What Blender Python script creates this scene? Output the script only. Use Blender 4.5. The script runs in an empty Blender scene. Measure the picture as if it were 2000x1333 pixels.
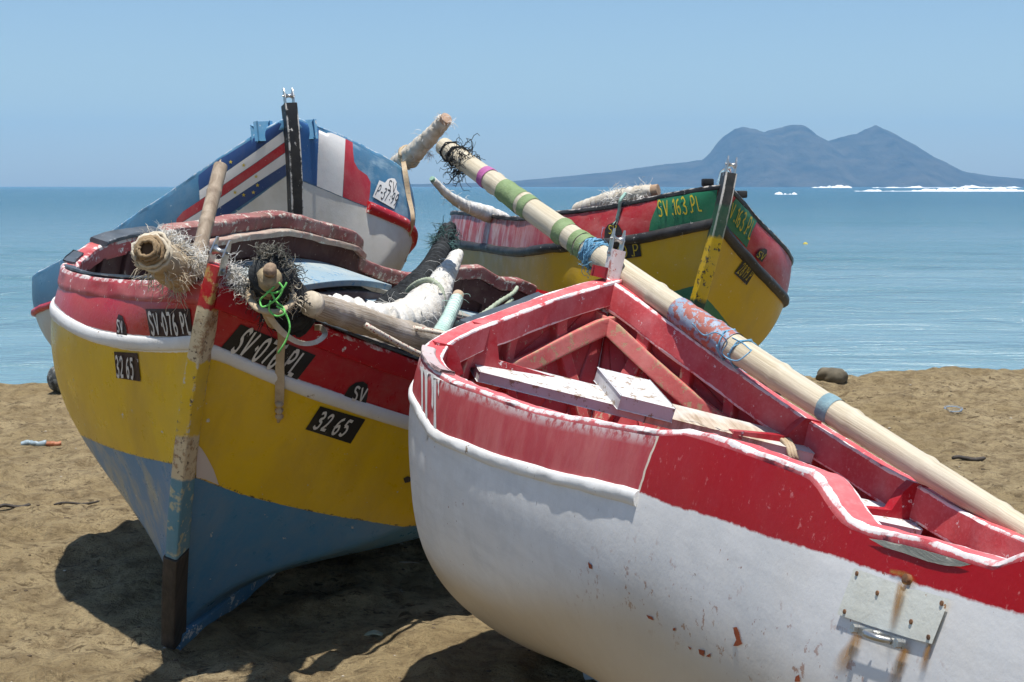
import bpy, bmesh, math, random
import numpy as np
from mathutils import Vector, Matrix
from mathutils.bvhtree import BVHTree

# ------------------------------------------------------------------ camera, sky, sun, exposure
SC = bpy.context.scene
COL = SC.collection
H, F, CX, CY, HOR = 1.5, 3300.0, 1000.0, 666.5, 364.0      # eye height (m), focal length in photo pixels
PIT = math.atan((CY - HOR) / F)
cam = bpy.data.cameras.new('camera'); camo = bpy.data.objects.new('camera', cam); COL.objects.link(camo)
cam.lens = F / 2000 * 36; cam.sensor_width = 36; cam.clip_start = .05; cam.clip_end = 60000
camo.location = (0, 0, H); camo.rotation_euler = (math.pi / 2 - PIT, 0, 0)
SC.camera = camo
TO_SUN = Vector((.05, -.16, 1)).normalized()
w = bpy.data.worlds.new('World'); SC.world = w; w.use_nodes = True
wt = w.node_tree; wt.nodes.clear()
sky = wt.nodes.new('ShaderNodeTexSky'); sky.sky_type = 'NISHITA'; sky.sun_disc = False
sky.sun_elevation = math.asin(TO_SUN.z); sky.sun_rotation = math.atan2(TO_SUN.x, TO_SUN.y)
sky.altitude = 0; sky.air_density = 1.0; sky.dust_density = .4; sky.ozone_density = 5.0
bg = wt.nodes.new('ShaderNodeBackground'); bg.inputs[1].default_value = .092
wo = wt.nodes.new('ShaderNodeOutputWorld'); wt.links.new(sky.outputs[0], bg.inputs[0]); wt.links.new(bg.outputs[0], wo.inputs[0])
sl = bpy.data.lights.new('sun', 'SUN'); sl.energy = 5.0; sl.angle = math.radians(.6); sl.color = (1, .96, .9)
so = bpy.data.objects.new('sun', sl); COL.objects.link(so); so.location = (0, 0, 30)
so.rotation_euler = TO_SUN.to_track_quat('Z', 'Y').to_euler()
SC.view_settings.view_transform = 'Standard'; SC.view_settings.look = 'None'
SC.view_settings.exposure = 0.38; SC.view_settings.gamma = 1; SC.view_settings.use_curve_mapping = False
SC.render.engine = 'CYCLES'
SC.cycles.use_denoising = True
SC.cycles.max_bounces = 8; SC.cycles.diffuse_bounces = 4; SC.cycles.volume_bounces = 1
SC.cycles.use_adaptive_sampling = True; SC.cycles.adaptive_threshold = .015

random.seed(7); RNG = np.random.RandomState(11)
cp, sp = math.cos(PIT), math.sin(PIT)
def ray(px, py):
    x = (px - CX) / F; u = -(py - CY) / F
    return np.array([x, cp + u * sp, -sp + u * cp])
def at(px, py, y):
    r = ray(px, py); return np.array([0, 0, H]) + r * (y / r[1])
def proj(P):
    P = np.asarray(P, float) - np.array([0, 0, H]); d = P[..., 1] * cp - P[..., 2] * sp; u = P[..., 1] * sp + P[..., 2] * cp
    return np.stack([CX + F * P[..., 0] / d, CY - F * u / d], -1)

# ------------------------------------------------------------------ node helpers
class NG:
    def __init__(s, name):
        s.m = bpy.data.materials.new(name); s.m.use_nodes = True; s.t = s.m.node_tree; s.t.nodes.clear()
        s.out = s.t.nodes.new('ShaderNodeOutputMaterial'); s._o = None
    def n(s, typ, ins=None, **props):
        nd = s.t.nodes.new(typ)
        for k, v in props.items(): setattr(nd, k, v)
        for k, v in (ins or {}).items():
            if isinstance(v, bpy.types.NodeSocket): s.t.links.new(v, nd.inputs[k])
            else: nd.inputs[k].default_value = v
        return nd
    def obj(s):
        if s._o is None: s._o = s.n('ShaderNodeTexCoord').outputs['Object']
        return s._o
    def noise(s, scale, detail=4, rough=.55, vec=None, dist=0):
        return s.n('ShaderNodeTexNoise', {'Vector': vec or s.obj(), 'Scale': scale, 'Detail': detail, 'Roughness': rough, 'Distortion': dist}).outputs['Fac']
    def stretch(s, v, scl, vec=None):
        return s.n('ShaderNodeMapping', {'Vector': vec or s.obj(), 'Scale': scl}).outputs[0]
    def ma(s, op, a, b=0.0, c=0.0):
        return s.n('ShaderNodeMath', {0: a, 1: b, 2: c}, operation=op).outputs[0]
    def ramp(s, v, a, b, c=0.0, d=1.0, smooth=False):
        return s.n('ShaderNodeMapRange', {'Value': v, 'From Min': a, 'From Max': b, 'To Min': c, 'To Max': d}, clamp=True,
                   interpolation_type='SMOOTHSTEP' if smooth else 'LINEAR').outputs[0]
    def mix(s, f, a, b, blend='MIX'):
        c4 = lambda v: v if isinstance(v, bpy.types.NodeSocket) else (tuple(v) + (1,))[:4]
        nd = s.n('ShaderNodeMix', data_type='RGBA', blend_type=blend)
        for i, v in ((0, f), (6, c4(a)), (7, c4(b))):
            if isinstance(v, bpy.types.NodeSocket): s.t.links.new(v, nd.inputs[i])
            else: nd.inputs[i].default_value = v
        return nd.outputs[2]
    def attr(s, name, out='Fac'): return s.n('ShaderNodeAttribute', attribute_name=name).outputs[out]
    def sep(s, v):
        nd = s.n('ShaderNodeSeparateXYZ', {0: v}); return nd.outputs[0], nd.outputs[1], nd.outputs[2]
    def bump(s, h, dist=.01, strength=.5, nrm=None):
        ins = {'Height': h, 'Distance': dist, 'Strength': strength}
        if nrm: ins['Normal'] = nrm
        return s.n('ShaderNodeBump', ins).outputs[0]
    def done(s, col, rough=.5, nrm=None, metal=0.0, spec=.4, alpha=None, **kw):
        b = s.n('ShaderNodeBsdfPrincipled')
        def st(k, v):
            if v is None: return
            if isinstance(v, bpy.types.NodeSocket): s.t.links.new(v, b.inputs[k])
            else: b.inputs[k].default_value = v
        st('Base Color', col if isinstance(col, bpy.types.NodeSocket) else (tuple(col) + (1,))[:4])
        st('Roughness', rough); st('Metallic', metal); st('Normal', nrm); st('Specular IOR Level', spec); st('Alpha', alpha)
        for k, v in kw.items(): st(k.replace('_', ' '), v)
        s.t.links.new(b.outputs[0], s.out.inputs[0]); return s.m

def finish(g, col, fade=(.8, .6, .55), fade_amt=.35, under=(.75, .72, .66), chip=.02, edge=0.0, dirt=(.25, .2, .14), dirt_amt=.15,
           rough=.45, bump=.4, fine=.25, streak=None, spec=.28):
    """weathered paint over any colour socket: fading, streaks, chips to the undercoat, bleached edges, brushed relief"""
    n1 = g.noise(2.3, 3); n2 = g.noise(11, 6, .65); n3 = g.noise(90, 3, .6)
    f = g.ma('ADD', g.ma('MULTIPLY', n1, .5), g.ma('MULTIPLY', n2, .5))
    c = g.mix(g.ma('MULTIPLY', g.ramp(f, .42, .68), fade_amt), col, fade)
    if streak:
        sn = g.noise(1.0, 5, .65, vec=g.stretch(None, streak))
        c = g.mix(g.ma('MULTIPLY', g.ramp(sn, .52, .72), fade_amt), c, fade)
    c = g.mix(g.ma('MULTIPLY', g.ramp(n3, .5, .75), fine * min(.5, fade_amt * 1.5)), c, fade)
    d = g.ma('MULTIPLY', g.ramp(g.noise(4.5, 7, .7, dist=.6), .5, .75), dirt_amt)
    c = g.mix(d, c, dirt)
    cm = g.ramp(g.noise(24, 7, .74), .665 - chip * 5, .68 - chip * 5) if chip > 0 else None
    if cm is not None: c = g.mix(cm, c, under)
    if edge > 0:
        e = g.attr('edge'); en = g.ma('ADD', g.ma('MULTIPLY', g.noise(22, 6, .7), .9), g.ma('MULTIPLY', e, edge))
        em = g.ramp(en, .80, .90); c = g.mix(g.ma('MULTIPLY', em, .9), c, under)
    h = g.ma('ADD', g.ma('MULTIPLY', n2, .7), g.ma('MULTIPLY', n3, .25))
    if cm is not None: h = g.ma('SUBTRACT', h, g.ma('MULTIPLY', cm, .25))
    nrm = g.bump(h, .006, bump)
    r = g.ramp(n2, .3, .7, rough - .08, rough + .15)
    return g.done(c, r, nrm, spec=spec)
def paint(name, col, **kw):
    g = NG(name); rgb = g.n('ShaderNodeRGB'); rgb.outputs[0].default_value = tuple(col) + (1,)
    return finish(g, rgb.outputs[0], **kw)
def plain(name, col, rough=.5, metal=0.0, scale=20, var=.25, bump=.3, dark=None):
    g = NG(name); n = g.noise(scale, 5, .6)
    dk = dark or tuple(x * (1 - var) for x in col)
    return g.done(g.mix(g.ramp(n, .3, .7), dk, col), rough, g.bump(n, .004, bump), metal)
def wood(name, col, dark, axis=(1, 14, 14), rough=.75, scale=3, grey=None):
    g = NG(name); v = g.stretch(None, axis); n = g.noise(scale, 7, .7, vec=v, dist=.4); n2 = g.noise(5, 3)
    c = g.mix(g.ramp(n, .35, .65), dark, col)
    if grey: c = g.mix(g.ramp(n2, .4, .65), c, grey)
    return g.done(c, rough, g.bump(n, .006, .5))

# ------------------------------------------------------------------ mesh and object helpers
def tag(o, label=None, cat=None, group=None, kind=None):
    if label: o['label'] = label
    if cat: o['category'] = cat
    if group: o['group'] = group
    if kind: o['kind'] = kind
    return o
def thing(name, label, cat, loc, rot=None, group=None):
    o = bpy.data.objects.new(name, None); COL.objects.link(o); o.empty_display_size = .1
    M = Matrix.Translation(Vector(loc)) @ (rot.to_4x4() if rot else Matrix.Identity(4))
    o.matrix_world = M; o['_m'] = [x for r in M for x in r]
    return tag(o, label, cat, group)
def wm(o):
    while o.parent: o = o.parent
    v = o.get('_m')
    return Matrix([list(v)[i * 4:i * 4 + 4] for i in range(4)]) if v else Matrix.Identity(4)
def mesh(name, V, Fc, mat, parent=None, smooth=True, attrs=None, loc=None):
    """V in world space; the mesh is stored in its root's frame (or about loc)"""
    V = np.asarray(V, float).reshape(-1, 3)
    if parent is not None: M = np.array(wm(parent).inverted()); V = V @ M[:3, :3].T + M[:3, 3]
    elif loc is not None: V = V - np.asarray(loc, float)
    me = bpy.data.meshes.new(name); me.from_pydata(V.tolist(), [], [tuple(int(i) for i in f) for f in Fc]); me.update()
    if smooth: me.polygons.foreach_set('use_smooth', [True] * len(me.polygons))
    if smooth == 'auto':
        try: me.set_sharp_from_angle(angle=math.radians(35))
        except Exception: pass
    for k, (typ, arr) in (attrs or {}).items():
        a = me.attributes.new(k, typ, 'POINT'); a.data.foreach_set('vector' if typ == 'FLOAT_VECTOR' else 'value', np.asarray(arr, float).ravel())
    if mat: me.materials.append(mat)
    o = bpy.data.objects.new(name, me); COL.objects.link(o)
    if parent is not None: o.parent = parent
    elif loc is not None: o.location = loc
    return o
def grid_faces(nu, nv, wrap=False, off=0, flip=False):
    f = []
    for i in range(nu - 1):
        for j in range(nv if wrap else nv - 1):
            k = (j + 1) % nv; q = (off + i * nv + j, off + i * nv + k, off + (i + 1) * nv + k, off + (i + 1) * nv + j)
            f.append(q[::-1] if flip else q)
    return f
def norm(v): v = np.asarray(v, float); return v / np.maximum(np.linalg.norm(v, axis=-1, keepdims=True), 1e-9)
def cr(knt, val, t):
    knt = np.asarray(knt, float); val = np.asarray(val, float); m = np.gradient(val, knt, axis=0); t = np.clip(np.asarray(t, float), knt[0], knt[-1])
    i = np.clip(np.searchsorted(knt, t) - 1, 0, len(knt) - 2); h = knt[i + 1] - knt[i]; s = (t - knt[i]) / h
    if val.ndim > 1: h = h[..., None]; s = s[..., None]
    return (2*s**3-3*s**2+1)*val[i]+(s**3-2*s**2+s)*h*m[i]+(-2*s**3+3*s**2)*val[i+1]+(s**3-s**2)*h*m[i+1]
def curve(pts, n):
    pts = np.asarray(pts, float); k = np.r_[0, np.cumsum(np.linalg.norm(np.diff(pts, axis=0), axis=1))]
    return cr(k, pts, np.linspace(0, k[-1], n)) if len(pts) > 2 else pts[0] + np.linspace(0, 1, n)[:, None] * (pts[1] - pts[0])
def frames(P):
    T = norm(np.gradient(P, axis=0)); a = np.array([0, 0, 1.]); a = a if abs(T[0] @ a) < .9 else np.array([1., 0, 0])
    N = [norm(a - T[0] * (a @ T[0]))]
    for i in range(1, len(P)):
        v = N[-1] - T[i] * (N[-1] @ T[i]); N.append(norm(v))
    N = np.array(N); return T, N, np.cross(T, N)
def sweep(P, O, U, prof, caps=True):
    """profile points (out, up, edge) swept along P with out/up directions"""
    prof = np.asarray(prof, float); n, m = len(P), len(prof)
    V = P[:, None] + O[:, None] * prof[None, :, 0, None] + U[:, None] * prof[None, :, 1, None]
    Fc = grid_faces(n, m, True)
    if caps: Fc += [tuple(range(m))[::-1], tuple(range((n - 1) * m, n * m))]
    return V.reshape(-1, 3), Fc, np.tile(prof[:, 2], n)
def rectprof(o0, o1, u0, u1, r=.006, e=.012, lowedge=True):
    L = []
    for (cx, cy, sx, sy) in ((o0, u0, 1, 1), (o1, u0, -1, 1), (o1, u1, -1, -1), (o0, u1, 1, -1)):
        a = (cx, cy + sy * e, 0); b = (cx, cy + sy * r, 1); c = (cx + sx * r * .3, cy + sy * r * .3, 1); d = (cx + sx * r, cy, 1); f = (cx + sx * e, cy, 0)
        s = [a, b, c, d, f]
        if not lowedge and sy > 0: s = [(k[0], k[1], 0) for k in s]
        L += s if sx * sy > 0 else s[::-1]
    return L
def tube(P, R, n=12, caps=True, mod=None, flat=1.0):
    """tube along P; R radius per point; mod(s, a) multiplies the radius"""
    P = np.asarray(P, float); R = np.broadcast_to(np.asarray(R, float), (len(P),)); T, N, B = frames(P)
    s = np.r_[0, np.cumsum(np.linalg.norm(np.diff(P, axis=0), axis=1))]; a = np.linspace(0, 2 * np.pi, n, endpoint=False)
    r = R[:, None] * (mod(s[:, None], a[None]) if mod else np.ones((1, n)))
    V = P[:, None] + r[..., None] * (np.cos(a)[None, :, None] * N[:, None] + flat * np.sin(a)[None, :, None] * B[:, None])
    Fc = grid_faces(len(P), n, True)
    V = V.reshape(-1, 3)
    if caps:
        k = len(V); V = np.vstack([V, P[:1], P[-1:]])
        Fc += [(k, (j + 1) % n, j) for j in range(n)]
        o = (len(P) - 1) * n; Fc += [(k + 1, o + j, o + (j + 1) % n) for j in range(n)]
    return V, Fc
def join(parts):
    V, Fc, o = [], [], 0
    for v, f in parts:
        v = np.asarray(v).reshape(-1, 3); V.append(v); Fc += [tuple(i + o for i in q) for q in f]; o += len(v)
    return np.vstack(V), Fc
def box(c, ax, ay, az, bev=.004):
    """box from centre and three half-axis vectors, edges chamfered"""
    bm = bmesh.new(); bmesh.ops.create_cube(bm, size=2)
    ax, ay, az = (np.asarray(v, float) for v in (ax, ay, az))
    for v in bm.verts: v.co = Vector(np.asarray(c) + ax * v.co.x + ay * v.co.y + az * v.co.z)
    if bev: bmesh.ops.bevel(bm, geom=bm.edges[:], offset=bev, segments=2, affect='EDGES', profile=.5)
    V = [tuple(v.co) for v in bm.verts]; bm.verts.index_update(); Fc = [tuple(v.index for v in f.verts) for f in bm.faces]; bm.free()
    return np.array(V), Fc
def cyl(a, b, r0, r1=None, n=16): return tube(np.array([a, a + (np.asarray(b) - a) * .02, a + (np.asarray(b) - a) * .98, b]), [r0 * .94, r0, r1 or r0, (r1 or r0) * .94], n)
def prism(poly, O, X, Y, Z, t):
    """flat polygon (x, y) in the X/Y plane, thickness t along Z"""
    poly = np.asarray(poly, float); m = len(poly)
    b = np.asarray(O) + poly[:, :1] * X + poly[:, 1:2] * Y
    V = np.vstack([b - np.asarray(Z) * t / 2, b + np.asarray(Z) * t / 2])
    return V, [tuple(range(m))[::-1], tuple(range(m, 2 * m))] + [(i, (i + 1) % m, m + (i + 1) % m, m + i) for i in range(m)]
def fibres(n, spots, length, thick, droop=.6, seed=1, curl=.5):
    """loose strands growing from (point, direction) spots, each a thin three-sided tube"""
    r = np.random.RandomState(seed); out = []
    for i in range(n):
        p, d = spots[r.randint(len(spots))]; d = norm(np.asarray(d) + r.normal(0, .55, 3)); L = length * r.uniform(.35, 1.1); pts = [np.asarray(p) + r.normal(0, .006, 3)]
        for k in range(8):
            d = norm(d + r.normal(0, curl * .62, 3) + np.array([0, 0, -droop * .22])); pts.append(pts[-1] + d * L / 8)
        out.append(tube(np.array(pts), thick * r.uniform(.6, 1.2) * np.linspace(1, .5, 9), 3, False))
    return join(out)

# value noise
def vnoise(x, y, seed=0):
    xi, yi = np.floor(x).astype(np.int64), np.floor(y).astype(np.int64); xf, yf = x - xi, y - yi
    def h(a, b):
        n = (a * 374761393 + b * 668265263 + seed * 974634777) & 0x7fffffff; n = ((n ^ (n >> 13)) * 1274126177) & 0x7fffffff
        return ((n ^ (n >> 16)) & 0xffff) / 65535.0
    u, v = xf * xf * (3 - 2 * xf), yf * yf * (3 - 2 * yf)
    return (h(xi, yi) * (1 - u) + h(xi + 1, yi) * u) * (1 - v) + (h(xi, yi + 1) * (1 - u) + h(xi + 1, yi + 1) * u) * v
def fbm(x, y, o=4, seed=0, gain=.5):
    a, s, t = 1.0, 0.0, 0.0
    for k in range(o): s = s + a * vnoise(x * 2 ** k + 17 * k, y * 2 ** k - 9 * k, seed + k); t += a; a *= gain
    return s / t

# ------------------------------------------------------------------ the setting: beach, sea, island, haze
SEA = -.8
def beach_base(x, y):
    x = np.asarray(x, float); y = np.asarray(y, float)
    crest = 12.0 + .25 * np.sin(x * .7) + .15 * np.sin(x * 1.9 + 1)
    top = np.where(x < 0, .10, .16) + 0 * y
    k = np.clip((y - 5.25) / 1.5, 0, 1); k = k * k * (3 - 2 * k); k2 = np.clip((y - 6.5) / (crest - 6.5), 0, 1)
    up = .085 * k + (top - .085) * k2 ** 1.3
    s = y - crest
    down = np.where(s > 0, -.5 * (1 - np.exp(-np.maximum(s, 0) * .35)) - .13 * np.maximum(s, 0), 0)
    return np.maximum(up + down, -9)
def beach_z(x, y):
    x = np.asarray(x, float); y = np.asarray(y, float)
    z = beach_base(x, y)
    z = z + .06 * (fbm(x * 1.3, y * 1.3, 3, 3) - .5) + .06 * (fbm(x * 4.2, y * 4.2, 3, 5) - .5) + .05 * (fbm(x * 12, y * 12, 2, 9) - .5)
    rough = np.clip((y - 8) / 3, 0, 1)
    z = z + rough * .05 * (fbm(x * 3, y * 3, 3, 21) - .5)
    for (fx, fy, fr, fd) in FOOT:
        d = np.hypot(x - fx, (y - fy)) / fr; z = z + fd * (-np.exp(-d * d * 2.2) + .55 * np.exp(-(d - 1.25) ** 2 * 6))
    return z
FOOT = [(random.uniform(-3.2, 3.6), random.uniform(5.2, 12), random.uniform(.08, .16), random.uniform(.008, .026)) for _ in range(70)]
def axis(lo, f0, f1, hi, step, grow=1.22):
    c = np.arange(f0, f1 + step, step); a, b = [], []
    s, v = step, f0
    while v > lo: s *= grow; v -= s; a.append(v)
    s, v = step, c[-1]
    while v < hi: s *= grow; v += s; b.append(v)
    return np.r_[a[::-1], c, b]
xs = axis(-90, -3.4, 3.8, 90, .026); ys = axis(-40, 4.6, 12.9, 60, .026)
X, Y = np.meshgrid(xs, ys, indexing='ij')
Z = beach_z(X, Y)
g = NG('sand')
n1 = g.noise(1.6, 4); n2 = g.noise(9, 7, .72); n3 = g.noise(160, 3, .7); n4 = g.noise(38, 5, .7)
c = g.mix(g.ramp(n1, .35, .65), (.42, .32, .17), (.54, .425, .245))
c = g.mix(g.ma('MULTIPLY', g.ramp(n2, .45, .62), .7), c, (.19, .135, .072))
c = g.mix(g.ma('MULTIPLY', g.ramp(n3, .5, .72), .5), c, (.16, .11, .065))
c = g.mix(g.ma('MULTIPLY', g.ramp(n4, .6, .75), .35), c, (.46, .34, .19))
n5 = g.noise(1, 6, .7, vec=g.stretch(None, (20, 26, 20)), dist=.8); c = g.mix(g.ma('MULTIPLY', g.ma('MULTIPLY', g.ramp(n5, .53, .62), g.ramp(n1, .3, .6)), .85), c, (.10, .07, .038))
hh = g.ma('ADD', g.ma('MULTIPLY', n2, 1.0), g.ma('ADD', g.ma('MULTIPLY', n4, .45), g.ma('MULTIPLY', n3, .08)))
SAND = g.done(c, .95, g.bump(hh, .10, 1.0), spec=.15)
tag(mesh('beach', np.stack([X, Y, Z], -1), grid_faces(len(xs), len(ys)), SAND), kind='structure')

# sea
ry = np.r_[np.arange(14, 60, .22), 60 * 1.035 ** np.arange(0, 137)]
ra = np.tan(np.linspace(-1.2, 1.2, 181))
Ys = np.repeat(ry[:, None], len(ra), 1); Xs = ra[None] * Ys
amp = .05 * np.clip(1.3 - Ys / 90, .0, 1)
Zs = SEA + amp * (np.sin(Ys * 1.1 + 1.5 * fbm(Xs * .15, Ys * .1, 2, 4) * 6) + .6 * np.sin(Ys * 2.3 + Xs * .35) + 1.2 * (fbm(Xs * .6, Ys * 1.6, 3, 8) - .5))
g = NG('sea_water')
pos = g.n('ShaderNodeNewGeometry').outputs['Position']; px_, py_, pz_ = g.sep(pos)
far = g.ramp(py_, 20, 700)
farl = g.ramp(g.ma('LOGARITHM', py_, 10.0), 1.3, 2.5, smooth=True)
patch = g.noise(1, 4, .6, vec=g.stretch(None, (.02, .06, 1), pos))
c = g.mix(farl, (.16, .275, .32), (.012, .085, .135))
c = g.mix(g.ma('MULTIPLY', g.ramp(patch, .4, .65), .5), c, (.02, .12, .15))
wv = g.noise(1, 6, .6, vec=g.stretch(None, (.7, 2.2, 1), pos), dist=.5); wv2 = g.noise(1, 4, .6, vec=g.stretch(None, (3.5, 9, 1), pos)); wv3 = g.noise(1, 5, .65, vec=g.stretch(None, (.06, .3, 1), pos))
hh = g.ma('ADD', g.ma('MULTIPLY', wv, .30), g.ma('ADD', g.ma('MULTIPLY', wv2, .06), g.ma('MULTIPLY', wv3, 1.6)))
nb = g.bump(hh, 1.0, .9)
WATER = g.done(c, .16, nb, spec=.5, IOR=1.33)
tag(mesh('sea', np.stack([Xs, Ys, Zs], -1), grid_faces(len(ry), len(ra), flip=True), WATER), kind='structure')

# breaking waves: foam ridges far out
FOAM = plain('foam', (.86, .88, .88), .8, scale=3, var=.12, bump=1)
def breaker(x0, x1, d, h, depth, seed):
    n, m = 160, 14; u = np.linspace(0, 1, n); v = np.linspace(0, 1, m)
    env = (np.sin(np.pi * np.clip(u * 1.0, 0, 1)) ** .35) * np.clip(fbm(u * 14 + seed, u * 0 + seed, 5, seed, .65) * 2.6 - .75, .22, 1.2)
    U, W = np.meshgrid(u, v, indexing='ij')
    Xb = x0 + (x1 - x0) * U; Yb = d + (W - .5) * depth * (.5 + env[:, None]) + 6 * (fbm(U * 5, U * 0, 2, seed + 3) - .5)
    Zb = SEA - .15 + h * env[:, None] * np.sin(np.pi * W) ** .8 * (.7 + .6 * fbm(U * 60, W * 6, 3, seed + 5))
    return np.stack([Xb, Yb, Zb], -1), grid_faces(n, m, flip=True)
def pxd(px, d): return (px - CX) / F * d
for k, (a, b, py, h, dep, lab) in enumerate(((1668, 2060, 374, 1.5, 12, 'long white breaker rolling in at the right below the island'),
                                       (1512, 1556, 380, .8, 5, 'short white breaker left of the long one'),
                                       (1585, 1660, 362.6, 3.5, 30, 'thin distant breaker at the foot of the island'),
                                       (1700, 1990, 363.1, 3.0, 30, 'faint far surf line above the long breaker'))):
    d = (H - SEA) * F / max(py - HOR, .5) if py > 365 else 2300
    V, Fc = breaker(pxd(a, d), pxd(b, d), d, h, dep, 5 + k)
    tag(mesh('breaking_wave', V, Fc, FOAM, loc=(pxd((a + b) / 2, d), d, SEA)), lab, 'wave', 'breaking waves')

# island
prof = np.array([(700, 363), (960, 358), (1000, 355), (1060, 350), (1100, 346), (1200, 336), (1300, 322), (1345, 317), (1370, 314), (1385, 300), (1400, 280), (1412, 268), (1420, 262), (1432, 254), (1447, 249), (1470, 254), (1488, 259), (1505, 254), (1530, 247),
                 (1545, 246), (1562, 247), (1580, 260), (1600, 275), (1606, 279), (1640, 268), (1670, 263), (1690, 253), (1704, 247), (1722, 254), (1750, 268), (1800, 298), (1830, 317), (1860, 331), (1880, 337), (1930, 345), (2000, 351), (2120, 357), (2300, 363)], float)
ID = 5000.
ix = np.linspace(700, 2300, 420); iy = np.linspace(-1, 1, 60)
hgt = (HOR - np.interp(ix, prof[:, 0], prof[:, 1])) / F * ID; hgt = hgt * (1 + .05 * (fbm(ix * .05, ix * 0, 4, 77, .6) - .5))
IX, IY = np.meshgrid(ix, iy, indexing='ij')
wid = 320 + 2.2 * hgt[:, None]
fall = np.maximum(1 - np.abs(IY) ** 1.25, 0)
XI = pxd(IX, ID); rg = fbm(XI * .012, IY * 3, 5, 31, .55)
ZI = (hgt[:, None] + 3.5) * fall * (1 + (rg - .5) * .9 * (1 - fall) * 2 * fall ** .2) - 4 * (1 - fall) + SEA
YI = ID + IY * wid + (rg - .5) * 60 * (1 - fall)
g = NG('island_rock'); n = g.noise(.012, 7, .65); n2 = g.noise(.08, 5, .6)
ISL = g.done(g.mix(g.ramp(n, .35, .65), (.018, .018, .014), (.085, .07, .05)), .95, g.bump(n2, 12, .6), spec=.1)
tag(mesh('island', np.stack([XI, YI, ZI], -1), grid_faces(420, 60), ISL), kind='structure')

# haze: one even closed box of air round camera and scene
g = NG('haze'); g.t.links.new(g.n('ShaderNodeVolumePrincipled', {'Color': (.36, .68, 1.0, 1), 'Density': 1.5e-4, 'Anisotropy': .2}).outputs[0], g.out.inputs['Volume'])
bm = bmesh.new(); bmesh.ops.create_cube(bm, size=1); me = bpy.data.meshes.new('haze'); bm.to_mesh(me); bm.free(); me.materials.append(g.m)
hz = bpy.data.objects.new('haze', me); COL.objects.link(hz); hz.scale = (40000, 7300, 280); hz.location = (0, 3450, 128); tag(hz, kind='stuff')

# ------------------------------------------------------------------ boat hulls (lofted from sheer, keel and section curves)
NAMES = ['X','Y','Z','yaw','pitch','roll','L']+['b%d'%i for i in range(1,8)]+['z%d'%i for i in range(1,6)]+['xf','zf','k1','k2','k3','o0','o1','a10','a11','c20','c21','a20','a21']+['db%d'%i for i in range(1,8)]+['dz%d'%i for i in range(1,6)]
PAR = {
'Y':[-0.8881,4.999,1.196,0.2757,0.009965,0.2862,4.653,0.2982,0.6378,0.9174,0.9084,0.8517,0.7344,0.3878,-0.205,-0.2015,-0.2114,-0.2385,-0.2733,0.4022,-1.233,-1.067,-1.205,-1.202,-0.02845,0.1153,0.691,0.7274,-0.09323,0.4043,0.5801,0.243,0.05614,0.1741,0.1473,0.06756,0.01916,-0.008395,-0.177,-0.04784,0.02503,0.09139,-0.0101,-0.03895],
'W':[0.3349,5.791,1.176,2.869,0.02543,-0.2219,4.451,0.285,0.5849,0.7178,0.7329,0.7272,0.6864,0.5195,-0.2826,-0.3726,-0.2798,-0.2087,-0.1394,0.3782,-1.246,-1.026,-1.06,-1.024,-0.002042,0.06184,0.7874,0.8664,0.07541,0.4511,0.1802,0.06878,-0.07502,-0.1389,-0.0724,-0.01018,0.02753,0.02077,0.0001919,0.01554,-0.04288,-0.04609,-0.01441,-0.002259],
'B':[-1.264,9.711,1.889,-0.3725,0.1814,-0.0506,5.081,0.2556,0.5342,0.8714,0.9049,0.9211,0.9428,0.5273,-0.1246,-0.2943,-0.3131,-0.3142,-0.2149,0.4293,-1.254,-1.36,-1.339,-1.186,0.006933,0.09825,0.4449,0.5263,0.1018,0.8112,0.3611,0.09065,-0.01931,-0.08376,-0.2219,-0.09983,0.01931,0.137,0.001519,-0.07631,-0.01596,0.0014,-0.003421,0.0005718],
'G':[1.203,9.515,1.498,-0.1808,0.05349,0.1958,4.921,0.2564,0.5433,0.7743,0.8111,0.8479,0.8872,0.5035,-0.2012,-0.2566,-0.2302,-0.2098,-0.191,0.3862,-1.207,-1.201,-1.26,-1.127,0.02909,0.07686,0.5515,0.7797,0.1389,0.6279,0.3306,0.05781,-0.02768,-0.09962,-0.1017,-0.04044,0.01879,0.0766,-0.004386,0.02761,-0.000643,0.01156,0.02237,-0.002108]}
KB = [0,.06,.14,.25,.4,.6,.8,1]; KZ = [0,.15,.35,.6,.8,1]; KK = [0,.3,.6,1]; TF = .22
def rot3(yaw, pitch, roll):
    cy, sy = math.cos(yaw), math.sin(yaw); A = np.array([[sy,-cy,0],[cy,sy,0],[0,0,1.]])
    c, s = math.cos(pitch), math.sin(pitch); P = np.array([[c,0,s],[0,1,0],[-s,0,c]])
    c, s = math.cos(roll), math.sin(roll); return A @ P @ np.array([[1,0,0],[0,c,-s],[0,s,c]])
PAR['G'][NAMES.index('o0')] = 0.0; PAR['G'][NAMES.index('o1')] = .015
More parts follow.
